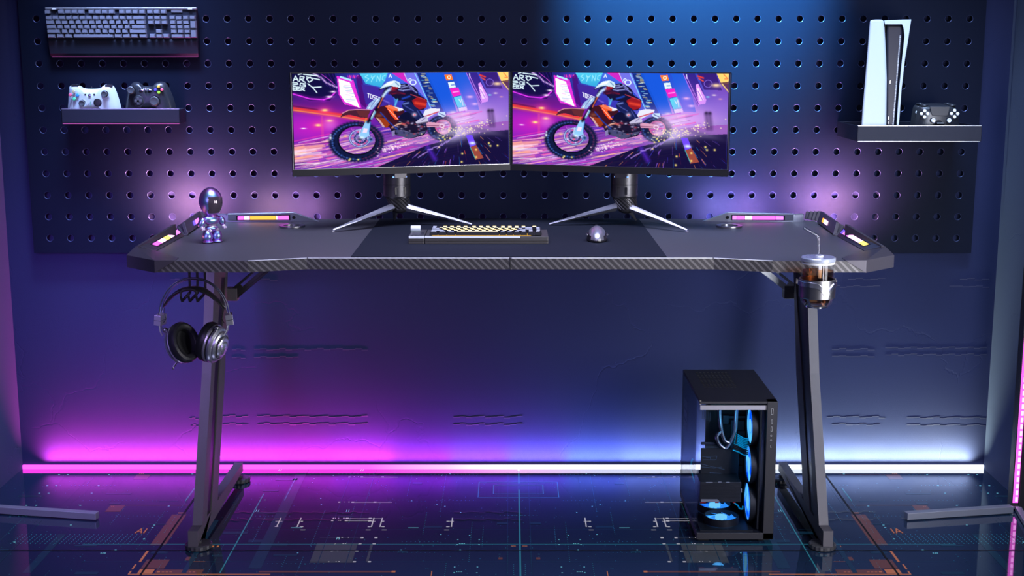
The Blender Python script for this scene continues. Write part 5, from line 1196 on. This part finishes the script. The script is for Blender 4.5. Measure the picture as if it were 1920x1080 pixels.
# inner front-right fan wall
xi = X0+(xg-X0)*.80
bm = B(); box(bm, (xi+.022, yf+d*.36, (Zb+zt)/2), (.004, d*.62, zt-Zb-.04)); fw = obj('fan_bracket', bm, 'case_in', pc)
for k_ in range(9): 
    pass
def fan_blue():
    m = emis('blue fan light', (.1, .5, 1), 1.5); nt = m.node_tree; L = nt.links.new
    tc = nt.nodes.new('ShaderNodeTexCoord'); n = nt.nodes.new('ShaderNodeTexNoise'); n.inputs['Scale'].default_value = 26; n.inputs['Detail'].default_value = 2
    cr = nt.nodes.new('ShaderNodeValToRGB'); cr.color_ramp.elements[0].position = .38; cr.color_ramp.elements[0].color = (.0, .09, .85, 1); cr.color_ramp.elements[1].position = .62; cr.color_ramp.elements[1].color = (.12, .6, 1, 1)
    L(tc.outputs['Object'], n.inputs[0]); L(n.outputs['Fac'], cr.inputs[0]); L(cr.outputs[0], nt.nodes['Emission'].inputs[0]); return m
M['fan_blue'] = fan_blue(); M['fan_hub'] = emis('pale fan hub light', (.18, .62, .85), 1.3)
M['fan_blades'] = emis('lit fan blades', (.03, .3, .95), 1.2)
def fan(c, r, rot, sy=1.):
    m_ = T(*c) @ rot
    bm = B(); lathe(bm, [(r*1.02, -.009), (r*1.1, -.009), (r*1.1, .009), (r*1.02, .009)], 40, m_, cap=False)
    fr = obj('fan_frame', bm, 'case_in', pc, smooth=True)
    bm = B()
    for k_ in range(9):
        a0 = 2*PI*k_/9; rings = []
        for i in range(5):
            t_ = i/4; rr = r*(.36+.62*t_); sw = a0+.5*t_; wd = .2
            rings.append([m_ @ Vector((rr*math.cos(sw+q_), rr*math.sin(sw+q_), z_)) for q_, z_ in ((-wd, -.0035), (wd, .001), (wd, .0022), (-wd, -.0023))])
        loft(bm, rings)
    obj('fan_blades', bm, 'fan_blades', fr)
    bm = B(); lathe(bm, [(r*.3, -.006), (r*.99, -.006), (r*.99, -.0045), (r*.3, -.0045)], 40, m_, cap=False); obj('fan_glow', bm, 'fan_blue', fr)
    bm = B(); lathe(bm, [(0, -.007), (r*.36, -.007), (r*.38, 0), (r*.36, .007), (0, .007)], 32, m_); obj('fan_hub', bm, 'fan_hub', fr, smooth=True)
rotY = Matrix.Rotation(PI/2, 4, 'Y')
for py0, py1, px in ((765, 830.5, 1419.5), (837, 902.5, 1417), (907, 974, 1415)):
    zc_ = (UY(1418, py0, yf+.07).z+UY(1418, py1, yf+.07).z)/2; r_ = abs(UY(1418, py0, yf+.07).z-UY(1418, py1, yf+.07).z)/2
    fan((xi+.0125, yf+.072, zc_), r_, Matrix.Rotation(R(0), 4, 'Z') @ rotY)
xm = (X0+xi)/2
for (px, py, yy) in ((1352, 968, yf+.058), (1340, 946, yf+.135)):
    p = UY(px, py, yy); p.z = Zb+.03
    yy2 = UZ(px, py, Zb+.035); fan((yy2.x+.0, yy2.y, Zb+.03), .0395, Matrix.Identity(4))
bm = B(); box(bm, (xm+.01, yf+.075, Zb+.018), (xi-X0-.0, .13, .004)); obj('fan_bracket', bm, 'case_in', pc)
# motherboard, blocks, tubes, cables, graphics card (towards the viewer of the tray)
ym = yf+d*.62-.004
def zz(y): return UY(1350, 680+y/2.92, ym-.01).z
def xx(x, yv=None): return UY(1250+x/2.92, 870, yv or ym-.01).x
def blk(nm, x0, y0, x1, y1, y_front, dep, m, par=pc, bev=.001):
    bm = B(); xa_, xb_ = UY(1250+x0/2.92, 870, y_front).x, UY(1250+x1/2.92, 870, y_front).x; za, zb_ = UY(1350, 680+y0/2.92, y_front).z, UY(1350, 680+y1/2.92, y_front).z
    box(bm, ((xa_+xb_)/2, y_front+dep/2, (za+zb_)/2), (xb_-xa_, dep, abs(za-zb_))); return obj(nm, bm, m, par, bev=bev)
M['pcb'] = mat('dark circuit board', (.02, .035, .045), .45); M['heatsink'] = mat('grey heatsink', (.12, .15, .17), .45, .5)
mb = blk('motherboard', 300, 285, 425, 640, ym, .003, 'pcb')
for n_, (x0, y0, x1, y1, dp) in enumerate(((300, 290, 335, 400, .014), (345, 315, 372, 520, .012), (378, 318, 420, 372, .016), (384, 375, 424, 400, .014), (340, 470, 362, 530, .012), (384, 520, 418, 560, .01), (392, 565, 416, 600, .012), (300, 292, 424, 305, .01))):
    blk('heatsink', x0, y0, x1, y1, ym-dp, dp, 'heatsink', mb)
blk('pump_block', 305, 340, 345, 410, ym-.022, .02, 'plastic_black', mb)
def dp_pt(x, y, Y): return UY(1250+x/2.92, 680+y/2.92, Y)
for pts in (((290, 245), (292, 300), (300, 370), (318, 425), (345, 440)), ((383, 245), (378, 320), (372, 380), (345, 440), (318, 468), (285, 440), (276, 400), (300, 375))):
    bm = B(); tube(bm, [dp_pt(x, y, yf+.09) for x, y in spline(pts)], .0048, 12); obj('cooling_tube', bm, 'gun', pc, smooth=True)
blk('radiator', 230, 222, 430, 258, yf+.06, .09, 'case_in')
cb = thing; 
for k_ in range(11):
    bm = B(); y_ = 392+9.2*k_; m_ = 'cyan_cable' if (k_ < 7 or k_ > 9) else 'rubber'
    tube(bm, [dp_pt(x, yy_, yf+.088) for x, yy_ in spline([(378-1.6*k_, y_-6), (395, y_+6), (425, y_+22), (464, y_+26 if k_ < 10 else y_+14)])], .0015, 6); obj('power_cable', bm, m_, pc, smooth=True, label='cyan cable' if m_ == 'cyan_cable' else None)
bm = B(); bar(bm, dp_pt(385, 388, yf+.085), dp_pt(378, 445, yf+.085), .003, .003); obj('cable_comb', bm, 'plastic_black', pc)
bm = B(); tube(bm, [dp_pt(x, y, yf+.09) for x, y in spline([(370, 768), (392, 785), (398, 798), (416, 800)])], .0018, 6); tube(bm, [dp_pt(x, y, yf+.09) for x, y in ((404, 802), (416, 802), (416, 785))], .0018, 6); obj('fan_cable', bm, 'cyan_cable', pc)
bm = B()
for k_ in range(3): tube(bm, [Vector((X0+.012, yf+d*.55+.004*k_, 0))+Vector((0, 0, z_))+Vector((dx_, -dy_, 0)) for z_, dx_, dy_ in ((.155, 0, 0), (.15, -.004, .004), (.13, -.005, .01), (.11, .0, .02), (.09, .006, .03))], .0016, 6)
obj('fan_cable', bm, 'cyan_cable', pc)
gpu = blk('graphics_card', 186, 655, 412, 764, yf+.05, .10, 'gpu')
for k_ in range(12): pass
bm = B()
for k_ in range(11): a = dp_pt(195, 672+7*k_, yf+.0495); b_ = dp_pt(402, 672+7*k_, yf+.0495); bar(bm, a, b_, .0006, .0008)
obj('fin_lines', bm, 'case_in', gpu)
bm = B(); prism(bm, [dp_pt(x, y, yf+.049) for x, y in ((188, 748), (278, 748), (292, 762), (188, 762))], (0, .001, 0)); 
for x0, x1, y in ((215, 252, 656), (282, 300, 653), (325, 345, 655)): a = dp_pt(x0, y, yf+.049); b_ = dp_pt(x1, y, yf+.049); bar(bm, a, b_, .001, .0022)
a = dp_pt(409, 690, yf+.049); b_ = dp_pt(409, 710, yf+.049); bar(bm, a, b_, .001, .0025); obj('silver_trim', bm, 'silver_print', gpu)
bm = B()
for x0, x1 in ((184, 215), (265, 285), (362, 375)): a = dp_pt(x0, 766, yf+.049); b_ = dp_pt(x1, 766, yf+.049); bar(bm, a, b_, .001, .002)
obj('red_trim', bm, 'red', gpu)
blk('expansion_cover', 186, 470, 395, 650, yf+.12, .004, 'gpu')
bm = B()
def ln(ps, Y=yf+.119):
    for (x0, y0), (x1, y1) in zip(ps, ps[1:]): bar(bm, dp_pt(x0, y0, Y), dp_pt(x1, y1, Y), .0006, .0007)
ln([(195, 515), (275, 512), (270, 532), (200, 532)]); ln([(215, 520), (240, 518), (238, 528)]); ln([(190, 555), (250, 570), (318, 585)]); ln([(188, 570), (260, 578), (300, 572)]); ln([(300, 640), (250, 615), (235, 600), (320, 610), (280, 632), (245, 628)]); ln([(240, 600), (330, 625)])
obj('etched_lines', bm, mat('etched line blue', (.05, .09, .14), .4, em=(.1, .2, .4), es=.12), pc)
blk('slot_cover', 186, 436, 270, 450, yf+.1, .004, 'tray')
bm = B()
for r2 in range(2):
    for k_ in range(17): a = dp_pt(198+6.2*k_, 457+8*r2, yf+.1); box(bm, a, (.0014, .0012, .0018))
obj('chain_vent', bm, 'heatsink', pc, kind='stuff')
bm = B()
for k_ in range(5): 
    a = dp_pt(196+10.5*k_, 285+k_*3, yf+.11); box(bm, a+Vector((0, 0, 0)), (.0024, .001, .022))
obj('rear_slots', bm, 'tray', pc)
for k_, (fx, fy) in enumerate(((X0+.02, yf+.03), (X1-.02, yf+.03), (X0+.02, yb-.03), (X1-.02, yb-.03))):
    bm = B(); box(bm, (fx, fy, Zb/2), (.026, .03, Zb)); obj('foot', bm, 'rubber', pc)
# ================================================================== LIGHTS
def area(name, loc, tgt, size, col, e, sy=None, spread=None):
    l = bpy.data.lights.new(name, 'AREA'); l.energy = e; l.color = col; l.size = size
    if sy: l.shape = 'RECTANGLE'; l.size_y = sy
    if spread: l.spread = R(spread)
    o = bpy.data.objects.new(name, l); C.objects.link(o); o.location = loc; o.rotation_euler = (Vector(tgt)-Vector(loc)).to_track_quat('-Z', 'Y').to_euler(); return o
def spot(name, loc, tgt, col, e, ang, blend=.5, r=.02):
    l = bpy.data.lights.new(name, 'SPOT'); l.energy = e; l.color = col; l.spot_size = R(ang); l.spot_blend = blend; l.shadow_soft_size = r
    o = bpy.data.objects.new(name, l); C.objects.link(o); o.location = loc; o.rotation_euler = (Vector(tgt)-Vector(loc)).to_track_quat('-Z', 'Y').to_euler(); return o
def point(name, loc, col, e, r=.03):
    l = bpy.data.lights.new(name, 'POINT'); l.energy = e; l.color = col; l.shadow_soft_size = r
    o = bpy.data.objects.new(name, l); C.objects.link(o); o.location = loc; return o
# ceiling lamps above the wall, then softboxes and fills out of view
spot('ceiling_spot', (.50, 3.25, 1.78), (.50, 3.68, 1.52), (.10, .58, 1.), 480, 78, .5, .01)
area('ceiling_light_left', (-1.0, 3.35, 1.9), (-1.0, 3.58, 1.1), .4, (.4, .55, 1.), 4, .12, 50)
area('ceiling_light_right', (1.05, 3.05, 1.95), (1.08, 3.5, 1.1), .5, (.45, .65, 1.), 2.2, .15, 50)
area('ceiling_light_desk', (0, 2.6, 2.3), (0, 3.2, .7), 1.6, (.6, .62, 1.), 17, .8, 80)
area('softbox_front', (1.75, 1.2, .85), (.95, 2.9, .6), .9, (.97, .93, 1.), 14, .9, 75)
area('softbox_right', (1.28, 2.15, .75), (-.2, 3.3, .6), .35, (.93, .92, 1.), 13, .8, 150)
area('fill_right', (1.15, 2.3, .9), (1.0, 3.69, .3), .3, (.55, .72, 1.), 1.6, .5, 70)  # unseen fill added to lift the right end of the wall
area('fill_left', (-1.2, 2.3, .9), (-1.1, 3.69, .36), .3, (.4, .25, 1.), 3, .5, 55)  # unseen purple fill added to brighten the left end of the wall
area('softbox_left', (-1.7, .3, 1.4), (-.8, 3.2, .2), 1.2, (.62, .42, 1.), 1.5, 1.0, 50)
# the strip throws light up the wall
NS = 16
def strip_col(t):
    st = [(0, (1., .06, .42)), (.3, (1., .04, .5)), (.42, (.75, .06, .85)), (.52, (.4, .2, .95)), (.6, (.3, .4, .95)), (.75, (.65, .8, .7)), (1, (.95, 1., .65))]
    for (a, ca), (b, cb) in zip(st, st[1:]):
        if t <= b: return tuple(ca[i]+(cb[i]-ca[i])*(t-a)/(b-a) for i in range(3))
sa, sb_ = XL+.07, XR-.04
for i in range(NS):
    l = bpy.data.lights.new('strip_light', 'AREA'); l.shape = 'RECTANGLE'; l.size = (sb_-sa)/NS; l.size_y = .01
    t = (i+.5)/NS; l.energy = 2.6 if t < .4 else (1.5 if t < .7 else 1.7); l.color = strip_col(t); l.specular_factor = .2; l.spread = R(112)
    o = bpy.data.objects.new('strip_light', l); C.objects.link(o); o.location = (sa+(sb_-sa)*t, WY-.024, .0135); o.rotation_euler = (R(160), 0, 0)
# fill lights added behind the desk to imitate panel glow on the pegboard
for s, tab in ((1, ((292, 425, (1., .4, .45), 1.), (350, 415, (.9, .35, .8), .7), (460, 392, (1., .45, .5), .6), (530, 392, (1., .4, .8), .5))),
               (-1, ((292, 425, (1., .4, .5), .9), (350, 415, (.7, .35, .9), .8), (460, 392, (.75, .4, 1.), .6), (530, 392, (.5, .4, 1.), .6)))):
    for px, py, c, e in tab:
        p = mirx(left(px, py, DZ+.05), s); p.y = YB+.03 if px > 400 else YB+.01; p.x += (0 if px > 400 else -s*.10); p.z = DZ-.004 if px > 400 else DZ+.01
        lo = area('panel_glow_fill', p, p+Vector((0, .3, .10)), .07, c, e*(2. if px > 400 else 2.6), .02, 130); lo.data.specular_factor = 0
point('fan_fill', ((X0+xi)/2, yf+.03, zt-.08), (.1, .6, 1.), .12, .02)  # point lights added inside the case to brighten its dark interior
point('fan_fill', ((X0+xi)/2, yf+.06, Zb+.09), (.1, .5, 1.), .06, .02)
W = bpy.data.worlds.new('world'); S.world = W; W.use_nodes = True
nt = W.node_tree; bg = nt.nodes['Background']; tc = nt.nodes.new('ShaderNodeTexCoord'); sx = nt.nodes.new('ShaderNodeSeparateXYZ'); cr = nt.nodes.new('ShaderNodeValToRGB'); mr = nt.nodes.new('ShaderNodeMapRange')
mr.inputs['From Min'].default_value = -1; mr.inputs['From Max'].default_value = 1
cr.color_ramp.elements[0].position = .05; cr.color_ramp.elements[0].color = (.30, .32, .5, 1); cr.color_ramp.elements[1].position = .5; cr.color_ramp.elements[1].color = (.05, .06, .22, 1)
nt.links.new(tc.outputs['Generated'], sx.inputs[0]); nt.links.new(sx.outputs['Y'], mr.inputs[0]); nt.links.new(mr.outputs[0], cr.inputs[0]); nt.links.new(cr.outputs[0], bg.inputs[0]); bg.inputs[1].default_value = .3
S.view_settings.view_transform = 'Standard'; S.view_settings.look = 'None'; S.view_settings.exposure = 0; S.view_settings.gamma = 1
S.cycles.use_denoising = True; S.cycles.max_bounces = 8; S.cycles.transparent_max_bounces = 16; S.cycles.sample_clamp_indirect = 4; S.cycles.caustics_reflective = False; S.cycles.caustics_refractive = False
